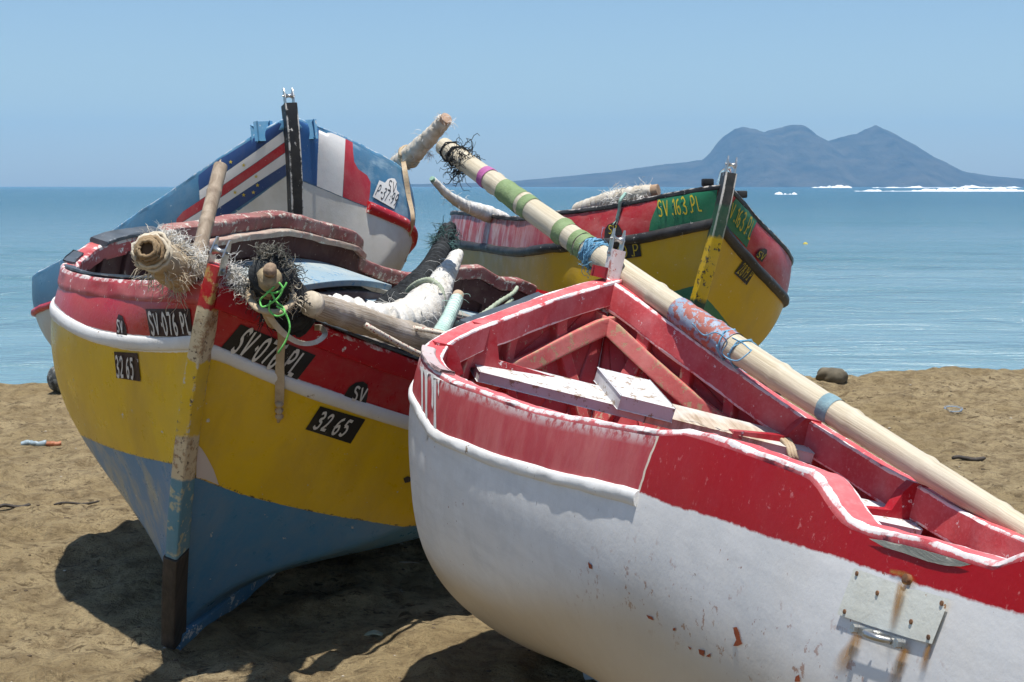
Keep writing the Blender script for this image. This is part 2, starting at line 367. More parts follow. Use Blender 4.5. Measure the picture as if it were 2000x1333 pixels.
class Boat:
    NT, NV = 170, 56
    def __init__(s, key, name, label, raise_p=None, raise_m=None):
        s.q = dict(zip(NAMES, PAR[key])); q = s.q; s.R = rot3(q['yaw'], q['pitch'], q['roll']); s.O = np.array([q['X'], q['Y'], q['Z']])
        s.rz = {1: raise_p, -1: raise_m}; s.L = q['L']
        s.root = thing(name, label, 'boat', s.W(s.cen(np.array([TF])))[0], Matrix(s.R.tolist()))
        s.grid()
    def W(s, P): return np.asarray(P) @ s.R.T + s.O
    def dirw(s, v): return np.asarray(v, float) @ s.R.T
    def sheer(s, t, side, dz=True):
        q = s.q; t = np.asarray(t, float)
        b = cr(KB, [.015]+[q['b%d'%i]+side*q['db%d'%i] for i in range(1,8)], t); z = cr(KZ, [0]+[q['z%d'%i]+side*q['dz%d'%i] for i in range(1,6)], t)
        r = s.rz[side]
        if dz and r is not None: z = z + np.interp(t, r[0], r[1])
        return np.stack([t*q['L'], side*b, z], -1)
    def cen(s, t):
        q = s.q; t = np.asarray(t, float); a = np.clip(t/TF, 0, 1); k = np.clip((t-TF)/(1-TF), 0, 1)
        x = np.where(t < TF, q['xf']*a**1.6, q['xf']+(q['L']-q['xf'])*k); z = np.where(t < TF, q['zf']*a, cr(KK, [q['zf'],q['k1'],q['k2'],q['k3']], k))
        return np.stack([x, 0*x, z], -1)
    def hull(s, t, v, side):
        q = s.q; t, v = np.broadcast_arrays(np.asarray(t, float), np.asarray(v, float)); S = s.sheer(t, side); K = s.cen(t)
        w = np.clip(t/.45, 0, 1); w = w*w*(3-2*w); mx = lambda n: q[n+'0']*(1-w)+q[n+'1']*w
        b = np.abs(S[...,1]); h = S[...,2]-K[...,2]; P1 = S.copy(); P2 = K.copy()
        P1[...,1] += side*mx('o')*np.clip(t/.12, 0, 1); P1[...,2] -= mx('a1')*h; P1[...,0] += (K[...,0]-S[...,0])*.33
        P2[...,1] += side*mx('c2')*b; P2[...,2] += mx('a2')*h; P2[...,0] += (S[...,0]-K[...,0])*.33
        v = v[..., None]; return (1-v)**3*S+3*(1-v)**2*v*P1+3*(1-v)*v*v*P2+v**3*K
    def grid(s):
        s.tt = np.unique(np.r_[np.linspace(0, .3, 70), np.linspace(.3, 1, s.NT-69)]); s.NT = len(s.tt); s.vv = np.linspace(0, 1, s.NV); s.P, s.N, s.G = {}, {}, {}
        for side in (1, -1):
            P = s.hull(s.tt[:, None], s.vv[None], side); n = norm(np.cross(np.gradient(P, axis=0), np.gradient(P, axis=1))) * side
            if (n[s.NT//2, 5, 1] * side) < 0: n = -n
            n[0] = n[1]
            s.P[side] = s.W(P); s.N[side] = s.dirw(n)
            r = s.rz[side]; z0 = np.interp(s.tt, r[0], r[1]) if r is not None else 0*s.tt
            s.G[side] = np.concatenate([np.zeros((s.NT, 1)), np.cumsum(np.linalg.norm(np.diff(P, axis=1), axis=2), axis=1)], 1) - z0[:, None]
        V = np.vstack([s.P[1].reshape(-1, 3), s.P[-1].reshape(-1, 3)]); m = s.NT*s.NV
        s.bvh = BVHTree.FromPolygons([tuple(p) for p in V], grid_faces(s.NT, s.NV)+grid_faces(s.NT, s.NV, off=m, flip=True))
    def hit(s, px, py, off=0.0):
        r = ray(px, py); loc, n, i, d = s.bvh.ray_cast(Vector((0, 0, H)), Vector(r).normalized())
        if loc is None: loc, n, i, d = s.bvh.find_nearest(Vector(at(px, py, s.O[1])))
        n = np.array(n); n = -n if n @ r > 0 else n
        return np.array(loc) + n*off, n
    def tg(s, px, py, side):
        p, _ = s.hit(px, py); A = s.P[side]; d = ((A-p)**2).sum(-1); i, j = np.unravel_index(d.argmin(), d.shape)
        i1, j1 = (i+1 if i < s.NT-1 else i-1), (j+1 if j < s.NV-1 else j-1); M = np.stack([A[i1, j]-A[i, j], A[i, j1]-A[i, j]], 1); f = np.clip(np.linalg.lstsq(M, p-A[i, j], rcond=None)[0], -1, 1)
        return s.tt[i]+f[0]*(s.tt[i1]-s.tt[i]), s.G[side][i, j]+f[0]*(s.G[side][i1, j]-s.G[side][i, j])+f[1]*(s.G[side][i, j1]-s.G[side][i, j])
    def line(s, side, pts, ext=True):
        """a painted line across the hull: girth distance below the sheer as a function of t, from points seen in the photo"""
        a = sorted(s.tg(x, y, side) for x, y in pts); t = np.array([u for u, _ in a]); gg = np.array([u for _, u in a])
        f = lambda x: np.interp(x, t, gg)
        return sum(f(s.tt+o) for o in np.linspace(-.02, .02, 9))/9
    def at_g(s, t, gd, side, off=0.0):
        """world points on the hull at t, girth distance gd below the sheer"""
        t = np.atleast_1d(np.asarray(t, float)); gd = np.broadcast_to(np.asarray(gd, float), t.shape); out = []
        nn = []
        for a, b in zip(t, gd):
            f = np.clip(np.interp(a, s.tt, np.arange(s.NT)), 0, s.NT-1.001); i = int(f); f -= i
            gg = s.G[side][i]*(1-f)+s.G[side][i+1]*f; k = np.clip(np.interp(b, gg, np.arange(s.NV)), 0, s.NV-1.001); j = int(k); k -= j
            bl = lambda A: (A[i,j]*(1-f)+A[i+1,j]*f)*(1-k)+(A[i,j+1]*(1-f)+A[i+1,j+1]*f)*k
            n = norm(bl(s.N[side])); nn.append(n); out.append(bl(s.P[side])+n*off)
        return np.array(out), np.array(nn)
    def build_hull(s, mat, lines, inner, planks=0, thick=.03, plank_name='inner_plank'):
        V, E, Fc = [], [], []; o = 0
        pa, sd = [], []
        for side in (1, -1):
            A = s.P[side]; V.append(A.reshape(-1, 3)); Fc += grid_faces(s.NT, s.NV, off=o, flip=side > 0); o += s.NT*s.NV
            g_ = s.G[side]; L = [l[0 if side > 0 else 1] for l in lines]
            d = [g_ - l[:, None] for l in L] + [g_*0+9]*(3-len(L)); pa.append(np.stack(d, -1).reshape(-1, 3)); sd.append(np.stack([g_, np.repeat(s.tt[:, None]*s.L, s.NV, 1), g_*0+side], -1).reshape(-1, 3))
        # transom
        k = s.NV; b0 = (s.NT-1)*s.NV; ring = [b0+j for j in range(k)] + [s.NT*s.NV+b0+j for j in range(k-1, -1, -1)]
        Fc.append(tuple(ring))
        s.ho = mesh('hull', np.vstack(V), Fc, mat, s.root, attrs={'bd': ('FLOAT_VECTOR', np.vstack(pa)), 'gx': ('FLOAT_VECTOR', np.vstack(sd))})
        # inside lining
        i0 = int(np.searchsorted(s.tt, .02))
        for side in (1, -1):
            bands = np.linspace(0, s.NV-1, (planks or 1)+1).astype(int)
            for b in range(len(bands)-1):
                j0, j1 = bands[b], bands[b+1]; A = s.P[side][i0:, j0:j1+1]-s.N[side][i0:, j0:j1+1]*(thick+(.004 if b % 2 else 0)); la = (A-s.O) @ s.R; la[..., 1] = side*np.maximum(side*la[..., 1], .002); A = s.W(la)
                nt, nv = A.shape[:2]; Vv = A.reshape(-1, 3); ff = grid_faces(nt, nv, flip=side < 0)
                if planks:  # close the upper and lower edge so each plank has depth
                    B = A - s.N[side][i0:, j0:j1+1]*-.012; n0 = len(Vv); Vv = np.vstack([Vv, B[:, 0], B[:, -1]])
                    for i in range(nt-1):
                        ff.append((n0+i, n0+i+1, (i+1)*nv, i*nv)); ff.append((i*nv+nv-1, (i+1)*nv+nv-1, n0+nt+i+1, n0+nt+i))
                mesh(plank_name if planks else 'lining', Vv, ff, inner, s.root)
    def rail(s, name, mat, side, t0, t1, prof, gd=0.0, n=120, parent=None, jit=.009):
        """a strip swept along the hull: at the sheer (gd None) or at girth distance gd(t)"""
        t = np.linspace(t0, t1, n)
        if gd is None:
            P = s.sheer(t, side); T = norm(np.gradient(P, axis=0)); O = norm(np.stack([-T[:, 1], T[:, 0], 0*T[:, 0]], -1)); O *= np.sign(O[:, 1:2]*side+1e-9)
            U = np.tile([0, 0, 1.], (n, 1)); P = s.W(P); O = s.dirw(O); U = s.dirw(U)
        else:
            gd_ = np.interp(t, s.tt, gd) if not np.isscalar(gd) else gd
            P, O = s.at_g(t, gd_, side); T = norm(np.gradient(P, axis=0)); U = np.cross(O, T)*side
            if (U @ np.array([0, 0, 1.])).mean() < 0: U = -U
        V, Fc, e = sweep(P, O, U, prof); m = len(prof); sl_ = np.repeat(np.linspace(t0, t1, n)*s.L, m); jj = np.tile(np.arange(m), n)
        V = V + np.repeat(O, m, 0)*((fbm(sl_*14, jj*.35+side*9, 3, 5)-.5)*jit)[:, None] + np.repeat(U, m, 0)*((fbm(sl_*11, jj*.35+50+side*9, 3, 6)-.5)*jit)[:, None]
        return mesh(name, V, Fc, mat, parent or s.root, smooth='auto', attrs={'edge': ('FLOAT', e)})
    def stem(s, name, mat, ext, w=.03, fore=.05, back=-.04, s0=None, s1=1.0, parent=None, n=50):
        a = np.linspace(-ext/abs(s.q['zf']) if s0 is None else s0, s1, n); C = s.cen(np.clip(a, 0, 1)*TF)
        up = np.array([0.0, 0, 1.]); C = C + (np.where(a < 0, -a*abs(s.q['zf']), 0)[:, None])*up
        C[a > 1] = s.cen(np.array([TF]))
        T = norm(np.gradient(C, axis=0)); Fw = np.stack([T[:, 2], 0*T[:, 0], -T[:, 0]], -1); Fw *= np.sign(-Fw[:, :1]+1e-9)
        Lt = np.tile([0, 1., 0], (n, 1)); V, Fc, e = sweep(s.W(C), s.dirw(Lt), s.dirw(Fw), rectprof(-w, w, back, fore, .007, .016))
        return mesh(name, V, Fc, mat, parent or s.root, smooth='auto', attrs={'edge': ('FLOAT', e)})
    def keel(s, mat, w=.03, t0=TF, deep=.05):
        t = np.linspace(t0, 1, 60); C = s.cen(t); T = norm(np.gradient(C, axis=0)); U = np.stack([-T[:, 2], 0*t, T[:, 0]], -1)
        V, Fc, e = sweep(s.W(C), s.dirw(np.tile([0, 1., 0], (60, 1))), s.dirw(U), rectprof(-w, w, -deep, .03)); return mesh('keel', V, Fc, mat, s.root, smooth='auto', attrs={'edge': ('FLOAT', e)})
    def rib(s, t, side, v0, v1, mat, w=.022, d=.035, name='rib', thick=.03):
        x0 = t*s.L; loc = (s.P[side]-s.O) @ s.R; P, N = [], []
        for jj in range(int(v0*(s.NV-1)), int(v1*(s.NV-1))+1):
            xx = loc[:, jj, 0]
            if xx[0] > x0-.01: break
            f = np.clip(np.interp(x0, xx, np.arange(s.NT)), 0, s.NT-1.001); k = int(f); f -= k
            n_ = norm(s.N[side][k, jj]*(1-f)+s.N[side][k+1, jj]*f); P.append(s.P[side][k, jj]*(1-f)+s.P[side][k+1, jj]*f-n_*thick); N.append(-n_)
        if len(P) < 5: return None
        P, N = np.array(P), np.array(N); T = norm(np.gradient(P, axis=0)); S = np.cross(T, N)
        V, Fc, e = sweep(P, S, N, rectprof(-w, w, -.01, d, .006, .012)); return mesh(name, V, Fc, mat, s.root, smooth='auto', attrs={'edge': ('FLOAT', e)})
    # --- painted marks that lie on the hull
    def patch(s, name, poly, mat, off=.003, parent=None, cut=7, label=None):
        bm = bmesh.new(); vs = [bm.verts.new((x, y, 0)) for x, y in poly]; bm.faces.new(vs)
        bmesh.ops.triangulate(bm, faces=bm.faces[:])
        for k in range(cut):
            es = [e for e in bm.edges if e.calc_length() > 7]
            if not es: break
            bmesh.ops.subdivide_edges(bm, edges=es, cuts=1); bmesh.ops.triangulate(bm, faces=[f for f in bm.faces if len(f.verts) > 3])
        bm.verts.index_update(); V = [s.hit(v.co.x, v.co.y, off)[0] for v in bm.verts]; md = np.median([p[1] for p in V])
        for k, v in enumerate(bm.verts):   # points that slipped past the rim go to the nearest spot on the same side
            if abs(V[k][1]-md) > .45:
                l, n, _, _ = s.bvh.find_nearest(Vector(at(v.co.x, v.co.y, md))); V[k] = np.array(l)
        Fc = [tuple(v.index for v in f.verts) for f in bm.faces]; bm.free()
        o = mesh(name, V, Fc, mat, parent or s.root); return tag(o, label) if label else o
    def lettering(s, text, quad, mat, off=.008, parent=None, w=.13, slant=0.0, name='lettering', seed=1):
        """brush-stroke characters filling the quad (TL, TR, BR, BL as seen in the photo)"""
        q = np.asarray(quad, float); V, Fc = [], []; r = np.random.RandomState(seed); n = sum(ADV.get(ch, 1.0) for ch in text); x0 = 0
        for ch in text:
            for st in GLY.get(ch, []):
                st = np.array(st, float) + r.normal(0, .018, (len(st), 2)); st = curve(np.c_[st, np.zeros(len(st))], max(2, 5*(len(st)-1)+1))[:, :2] if len(st) > 2 else st
                T = norm(np.gradient(st, axis=0)); Nn = np.stack([-T[:, 1], T[:, 0]], -1); k = len(V)
                for p, m in zip(st, Nn):
                    for sg in (-1, 1):
                        a = p + m*sg*w*.5*np.array([.85, 1/1.6*.9]); u = (x0+.12+a[0]*.76+slant*(1-a[1])*.3)/n; v = a[1]
                        c = (q[0]*(1-u)+q[1]*u)*(1-v)+(q[3]*(1-u)+q[2]*u)*v; V.append(s.hit(c[0], c[1], off)[0])
                Fc += [(k+2*i, k+2*i+1, k+2*i+3, k+2*i+2) for i in range(len(st)-1)]
            x0 += ADV.get(ch, 1.0)
        return mesh(name, V, Fc, mat, parent or s.root)
ADV = {'.': .5, '-': .7, '=': .6, ' ': .55, '1': .6, '·': .6}
GLY = {'S': [[(.95,.1),(.6,.0),(.25,.12),(.2,.32),(.5,.48),(.78,.64),(.75,.88),(.4,1),(.05,.9)]], 'V': [[(.05,0),(.45,1)],[(.45,1),(1,0)]], '0': [[(.5,0),(.15,.2),(.1,.6),(.3,.97),(.6,.97),(.88,.7),(.88,.25),(.5,0)]],
 '7': [[(.05,.02),(.95,.02)],[(.95,.02),(.6,.5),(.4,1)]], '6': [[(.8,.02),(.35,.2),(.12,.6),(.25,.95),(.65,.98),(.85,.75),(.65,.5),(.25,.58)]], 'P': [[(.15,0),(.15,1)],[(.15,.03),(.7,.03),(.9,.25),(.65,.5),(.15,.52)]], 'L': [[(.15,0),(.15,.97)],[(.15,.97),(.85,.97)]],
 '3': [[(.1,.05),(.6,0),(.85,.2),(.4,.45),(.88,.65),(.8,.92),(.35,1),(.05,.9)]], '2': [[(.1,.2),(.4,0),(.85,.12),(.75,.45),(.1,.98)],[(.1,.97),(.95,.97)]], '5': [[(.9,.02),(.25,.02)],[(.25,.02),(.2,.42)],[(.2,.42),(.65,.38),(.88,.65),(.65,.97),(.1,.95)]],
 '1': [[(.2,.2),(.55,0)],[(.55,0),(.5,1)]], '9': [[(.85,.3),(.6,.02),(.2,.1),(.12,.38),(.45,.52),(.85,.35)],[(.85,.3),(.8,.7),(.45,1)]], '8': [[(.5,0),(.15,.18),(.5,.46),(.9,.75),(.5,1),(.1,.78),(.5,.46),(.85,.2),(.5,0)]],
 '.': [[(.35,.93),(.65,1)]], '-': [[(.15,.52),(.85,.52)]], '=': [[(.3,.4),(.55,.42)],[(.3,.72),(.55,.74)]], '·': [[(.35,.48),(.65,.58)]]}
STEEL = plain('galvanised_steel', (.55, .55, .53), .35, .9, 60, .35, .3)
RUSTED = plain('rusted_steel', (.30, .14, .06), .8, .3, 45, .5, .6, dark=(.1, .06, .04))
def bow_roller(b, base, up, fore, lat, sc=1.0, mat=STEEL):
    """line roller on a stem head: two cheeks, a waisted roller and its pin"""
    up, fore, lat = norm(up), norm(fore), norm(lat); r = None
    for sg in (-1, 1):
        pol = np.array([(-.028, -.05), (.028, -.05), (.030, .03), (.016, .075), (.004, .10), (-.012, .10), (-.024, .06)])*sc
        V, Fc = prism(pol, base+lat*sg*.029*sc, fore, up, lat, .006*sc); mesh('roller_cheek', V, Fc, mat, b.root, smooth=False)
    k = np.linspace(-1, 1, 13); P = base+up*.045*sc+lat*(k*.025*sc)[:, None]
    V, Fc = tube(P, (.011+.012*k**2)*sc, 20); ro = mesh('roller', V, Fc, mat, b.root, smooth='auto')
    V, Fc = cyl(base+up*.045*sc-lat*.042*sc, base+up*.045*sc+lat*.042*sc, .006*sc, n=8); mesh('roller_pin', V, Fc, mat, ro)
    for sg in (-1, 1):
        V, Fc = cyl(base-up*.03*sc+lat*sg*.034*sc, base-up*.03*sc+lat*sg*.042*sc, .009*sc, n=8); mesh('bolt', V, Fc, mat, b.root, smooth='auto')

# ------------------------------------------------------------------ shared materials
RED = (.44, .008, .016); YEL = (.74, .48, .008); WHT = (.74, .74, .72); BLU = (.06, .21, .38)
M_BLACK = paint('black_paint', (.022, .022, .022), fade=(.1, .1, .1), fade_amt=.5, under=(.45, .42, .38), chip=.006, edge=.4, dirt_amt=.1)
M_SLATE = paint('slate_paint', (.055, .068, .08), fade=(.13, .15, .17), fade_amt=.7, under=(.4, .4, .4), chip=.004, edge=.3)
M_PLATE = paint('number_plate_black', (.02, .019, .017), fade=(.05, .045, .04), fade_amt=.4, under=(.5, .45, .4), chip=.003)
M_PLATEB = paint('number_plate_brown', (.028, .012, .012), fade=(.06, .03, .03), fade_amt=.4, under=(.5, .45, .4), chip=.003)
M_LETW = paint('letter_white', (.66, .64, .6), fade=(.45, .42, .4), fade_amt=.5, chip=0, dirt_amt=.1)
M_LETK = paint('letter_black', (.025, .022, .022), chip=0, fade_amt=0)
M_LETY = paint('letter_yellow', (.55, .4, .02), fade=(.4, .3, .05), chip=0, dirt_amt=.05)
M_WHITE = paint('white_paint', WHT, fade=(.6, .58, .54), fade_amt=.5, under=(.3, .24, .18), chip=.004, dirt_amt=.2)
M_RED = paint('gloss_red_paint', RED, fade=(.5, .07, .08), fade_amt=.3, under=(.7, .66, .6), chip=.012, edge=.35, rough=.35)
M_WRED = paint('bleached_red_paint', (.44, .045, .055), fade=(.58, .24, .24), fade_amt=.75, under=(.8, .74, .72), chip=.012, edge=.62, rough=.6, fine=.6)
M_WIN = paint('inside_red_paint', (.42, .045, .05), fade=(.56, .18, .18), fade_amt=.6, under=(.42, .3, .2), chip=.012, edge=.3, rough=.6, dirt_amt=.3, streak=(2, 2, 12))
M_DIRTY = paint('dirty_pink_paint', (.24, .075, .07), fade=(.42, .25, .22), fade_amt=.9, under=(.5, .47, .4), chip=.02, edge=.3, dirt=(.11, .11, .075), dirt_amt=.85, rough=.7)
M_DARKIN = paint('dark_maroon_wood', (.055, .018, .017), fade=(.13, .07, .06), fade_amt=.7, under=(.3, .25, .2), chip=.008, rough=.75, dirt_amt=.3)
M_BENCH = paint('faded_blue_paint', (.24, .33, .38), fade=(.46, .46, .4), fade_amt=.9, under=(.09, .22, .36), chip=.015, edge=.25, dirt=(.28, .26, .2), dirt_amt=.6, rough=.7)
M_DKWOOD = wood('old_dark_wood', (.075, .062, .05), (.028, .024, .02), (14, 14, 1.2))

def hull_mat(name, build, **kw):
    g = NG(name); a, b, c = g.sep(g.attr('bd', 'Vector')); gg, gx, gs = g.sep(g.attr('gx', 'Vector')); return finish(g, build(g, a, b, c, gg, gx, gs), **kw)
def cutm(g, d, amt=.010, scale=30, soft=.002, big=0.0):
    """mask 1 where d > 0, with a hand-painted wobbly edge"""
    n = g.ma('MULTIPLY', g.ma('SUBTRACT', g.noise(scale, 5, .65), .5), amt*2)
    if big: n = g.ma('ADD', n, g.ma('MULTIPLY', g.ma('SUBTRACT', g.noise(5, 2), .5), big*2))
    return g.ramp(g.ma('ADD', d, n), -soft, soft)
def arc_prof(w, h, n=9): return [(math.sin(math.pi*k/(n-1))*h, -math.cos(math.pi*k/(n-1))*w/2, .3 if 0 < k < n-1 else 0) for k in range(n)]

# ------------------------------------------------------------------ boat 1: yellow and blue, bow towards the camera
Yb = Boat('Y', 'fishing_boat', 'yellow and blue fishing boat with red rim numbered SV 076 PL, bow towards the viewer',
          raise_p=([0,.326,.345,.36,.445,.538,.62,.695,.715,.722,.779,.827,.87,.885,.919,.952,.978,1],[0,0,.0,.03,.048,.057,.03,.043,.022,-.064,-.078,-.073,-.04,.015,.057,.018,.04,.02]))
yl = [(Yb.line(1, [(372,652),(300,657),(232,650),(180,641),(142,626),(126,604)]), Yb.line(-1, [(410,678),(450,688),(500,706),(600,745),(700,780),(812,820)])),
      (Yb.line(1, [(370,690),(300,689),(235,683),(180,668),(142,650),(127,636)]), Yb.line(-1, [(406,706),(440,713),(500,735),(600,773),(700,808),(808,838)])),
      (Yb.line(1, [(340,912),(300,900),(250,888),(200,868),(160,847)]), Yb.line(-1, [(392,932),(430,955),(480,975),(540,990),(650,1003),(800,1025)]))]
def ybuild(g, a, b, c, gg, gx, gs):
    red = g.mix(g.ramp(g.noise(1, 5, .7, vec=g.stretch(None, (6, 6, 26))), .5, .75, 0, .55), RED, (.42, .06, .06))
    yel = g.mix(g.ramp(g.noise(1, 5, .65, vec=g.stretch(None, (5, 5, 1.2))), .45, .75, 0, .6), YEL, (.46, .27, .03))
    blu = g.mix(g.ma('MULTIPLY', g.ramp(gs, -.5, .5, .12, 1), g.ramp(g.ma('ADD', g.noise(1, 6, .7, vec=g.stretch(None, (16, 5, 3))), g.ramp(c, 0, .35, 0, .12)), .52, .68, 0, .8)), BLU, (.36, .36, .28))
    k = g.mix(cutm(g, a, .006), red, WHT); k = g.mix(cutm(g, b, .007), k, yel)
    ed = g.ramp(g.ma('ABSOLUTE', g.ma('ADD', c, .004)), .003, .010, 1, 0); ed = g.ma('MULTIPLY', ed, g.ramp(g.noise(70, 4, .7), .52, .6))
    k = g.mix(cutm(g, c, .007, 45), k, blu); return g.mix(ed, k, (.06, .045, .03))
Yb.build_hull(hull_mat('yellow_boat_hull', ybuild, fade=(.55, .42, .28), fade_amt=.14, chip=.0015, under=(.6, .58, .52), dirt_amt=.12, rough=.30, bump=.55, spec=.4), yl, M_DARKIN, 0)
Yb.keel(paint('keel_blue_paint', BLU, fade=(.3, .3, .25)), .03)
for sd in (1, -1):
    i = 0 if sd > 0 else 1; mid = (yl[0][i]+yl[1][i])/2
    Yb.rail('rubbing_strake', M_WHITE, sd, .012, 1, [(p[0], p[1], 0) for p in arc_prof(.046, .011)], mid, 200, jit=.005)
    Yb.rail('gunwale', M_RED if sd < 0 else paint('rim_red_paint', (.40, .03, .035), fade=(.6, .28, .27), fade_amt=.6, under=(.78, .74, .7), chip=.012, edge=.4), sd, .0, .345 if sd > 0 else 1, rectprof(-.045, .016, -.055, .022, .014, .024, False), None, 140)
Yb.rail('gunwale', M_DIRTY, 1, .347, 1, rectprof(-.05, .022, -.05, .02, .014, .024), None, 200)
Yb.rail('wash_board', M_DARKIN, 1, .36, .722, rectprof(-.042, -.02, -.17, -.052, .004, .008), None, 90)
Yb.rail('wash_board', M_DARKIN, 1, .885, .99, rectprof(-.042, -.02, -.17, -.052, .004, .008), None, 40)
Yb.rail('rim_ledge', paint('bare_ledge', (.42, .34, .27), fade=(.3, .12, .11), fade_amt=.8, under=(.5, .47, .4), chip=.02, dirt=(.12, .14, .12), dirt_amt=.7, rough=.75), 1, .40, .715, rectprof(-.085, -.045, -.075, -.046, .006, .012), None, 90)
Yb.rail('rim_strip', M_SLATE, -1, .008, 1, rectprof(-.034, .014, .0235, .033, .004, .008), None, 140)
Yb.rail('rim_strip', M_SLATE, 1, .008, .165, rectprof(-.034, .010, .0235, .033, .004, .008), None, 60)
Yb.rail('rim_strip', M_SLATE, 1, .185, .225, rectprof(-.026, .014, .0235, .031, .004, .008), None, 30)
Yb.rail('rim_board', M_SLATE, 1, .262, .342, rectprof(-.060, .012, .0235, .042, .005, .010), None, 40)
for k in range(26):
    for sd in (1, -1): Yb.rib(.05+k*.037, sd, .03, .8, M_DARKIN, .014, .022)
# side benches
def bench(b, side, t0, t1, gd, wid, th, mat, name='bench_plank', inset=.035):
    t = np.linspace(t0, t1, 40); S = b.sheer(t, side, False); P = S+np.array([0, 0, -gd]); P[:, 1] -= side*(inset+wid/2); T = norm(np.gradient(P, axis=0)); O = norm(np.stack([-T[:, 1], T[:, 0], 0*t], -1)); O *= np.sign(O[:, 1:2]*side)
    V, Fc, e = sweep(b.W(P), b.dirw(O), b.dirw(np.tile([0, 0, 1.], (40, 1))), rectprof(-wid/2, wid/2, -th/2, th/2, .004, .01)); return mesh(name, V, Fc, mat, b.root, smooth='auto', attrs={'edge': ('FLOAT', e)})
bench(Yb, 1, .36, .655, .150, .34, .03, M_BENCH); bench(Yb, 1, .66, .86, .185, .32, .03, paint('bare_bench_wood', (.36, .33, .27), fade=(.25, .32, .36), fade_amt=.6, under=(.2, .18, .15), chip=.01)); bench(Yb, 1, .87, .97, .20, .22, .03, M_BENCH)
bench(Yb, 1, .36, .86, .30, .03, .22, paint('bench_front_wood', (.13, .085, .075), fade=(.26, .22, .2), fade_amt=.8, chip=.01, rough=.8), 'bench_front', .35); bench(Yb, -1, .3, .9, .2, .2, .03, M_BENCH)
for tq, wd in ((.30, .12), (.62, .11)):
    a = Yb.sheer(np.array([tq]), 1, False)[0]; c = Yb.sheer(np.array([tq]), -1)[0]; z = np.array([0, 0, -.2]); A, Bq = Yb.W(a+z-[0, .05, 0]), Yb.W(c+z+[0, .05, 0])
    V, Fc = box((A+Bq)/2, (A-Bq)/2*.98, Yb.dirw([wd, 0, 0]), Yb.dirw([0, 0, .018])); mesh('thwart', V, Fc, M_BENCH, Yb.root, smooth=False)
# floor boards
for k in range(7):
    t = np.linspace(.36, .95, 30); P = Yb.cen(t)+np.array([0, 0, .30]); P[:, 1] += (k-3)*.125; V, Fc, e = sweep(Yb.W(P), Yb.dirw(np.tile([0, 1., 0], (30, 1))), Yb.dirw(np.tile([0, 0, 1.], (30, 1))), rectprof(-.06, .06, 0, .02)); mesh('floor_plank', V, Fc, M_DARKIN, Yb.root, smooth='auto', attrs={'edge': ('FLOAT', e)})
# stem post with its stacked paint bands
g = NG('stem_bands'); ox, oy, oz = g.sep(g.obj()); q = Yb.q; zz = g.ma('ADD', oz, q['zf']); e = g.attr('edge')
wob = g.ma('MULTIPLY', g.ma('SUBTRACT', g.noise(25, 5), .5), .04); zz = g.ma('ADD', zz, wob)
rust = g.ramp(g.noise(24, 7, .7), .50, .60); cream = g.mix(rust, (.66, .55, .36), (.34, .2, .10)); cream = g.mix(g.ramp(g.noise(60, 4, .7), .58, .66), cream, (.10, .06, .04))
yy = g.mix(g.ma('MULTIPLY', g.ramp(g.ma('ADD', g.ma('MULTIPLY', g.noise(30, 6, .7), .9), g.ma('MULTIPLY', e, .22)), .7, .78), 1), YEL, (.62, .58, .5)); yy = g.mix(g.ma('MULTIPLY', e, g.ramp(g.noise(48, 5, .7), .56, .63)), yy, (.07, .045, .035))
rr = g.mix(g.ramp(g.noise(18, 6, .7), .52, .6), RED, (.5, .34, .1))
k = g.mix(g.ramp(zz, -.06, -.055), cream, rr); 
k = g.mix(g.ramp(zz, -.225, -.22), yy, k); k = g.mix(g.ramp(zz, -.475, -.465), cream, k); k = g.mix(g.ramp(zz, -.625, -.615), g.mix(g.ramp(g.noise(30, 5), .55, .62), (.10, .26, .36), (.45, .45, .32)), k)
M_STEMY = finish(g, k, fade=(.6, .55, .45), fade_amt=.15, chip=.004, rough=.5)
Yb.stem('stem_post', M_STEMY, .075, .022, .036, -.05, None, .72)
Yb.stem('stem_foot', M_DKWOOD, 0, .026, .042, -.04, .722, 1.0)
rb = Yb.W(np.array([-.012, 0, .085])); bow_roller(Yb, rb, Yb.dirw([0, 0, 1.]), Yb.dirw([-1., 0, 0]), Yb.dirw([0, 1., 0]), .72)
# white splashes beside the stem
M_SPL = paint('cream_white_paint', (.62, .55, .5), chip=.001, fade_amt=.2)
Yb.patch('paint_patch', [(357,872),(348,884),(339,904),(338,911),(356,917)], M_SPL); Yb.patch('paint_patch', [(383,866),(393,876),(404,893),(416,916),(427,947),(400,936),(382,932)], M_SPL)
# number plates
p = Yb.patch('number_plate', [(470,633),(616,694),(580,741),(432,678)], M_PLATE); Yb.lettering('SV·076 PL', [(480,640),(602,694),(573,734),(447,682)], M_LETW, parent=p, seed=3, w=.33)
p = Yb.patch('port_badge', [(667,784),(672,771),(681,756),(694,747),(708,745),(717,751),(718,766),(712,800)], M_PLATE); Yb.lettering('SV', [(690,753),(717,758),(708,785),(683,778)], M_LETW, parent=p, seed=4, w=.33)
p = Yb.patch('number_plate', [(625,793),(713,819),(684,866),(596,838)], M_PLATE); Yb.lettering('32 65', [(626,803),(690,822),(671,850),(608,832)], M_LETW, parent=p, seed=5, w=.33)
p = Yb.patch('number_plate', [(286,604),(372,603),(378,658),(295,657)], M_PLATEB); Yb.lettering('SV·076 PL', [(291,612),(372,613),(380,652),(299,652)], M_LETW, parent=p, seed=6, w=.33)
p = Yb.patch('port_badge', [(229,655),(229,626),(233,614),(241,618),(248,640),(250,657)], M_PLATEB); Yb.lettering('SV', [(231,625),(243,628),(246,650),(232,648)], M_LETW, parent=p, seed=7, w=.33)
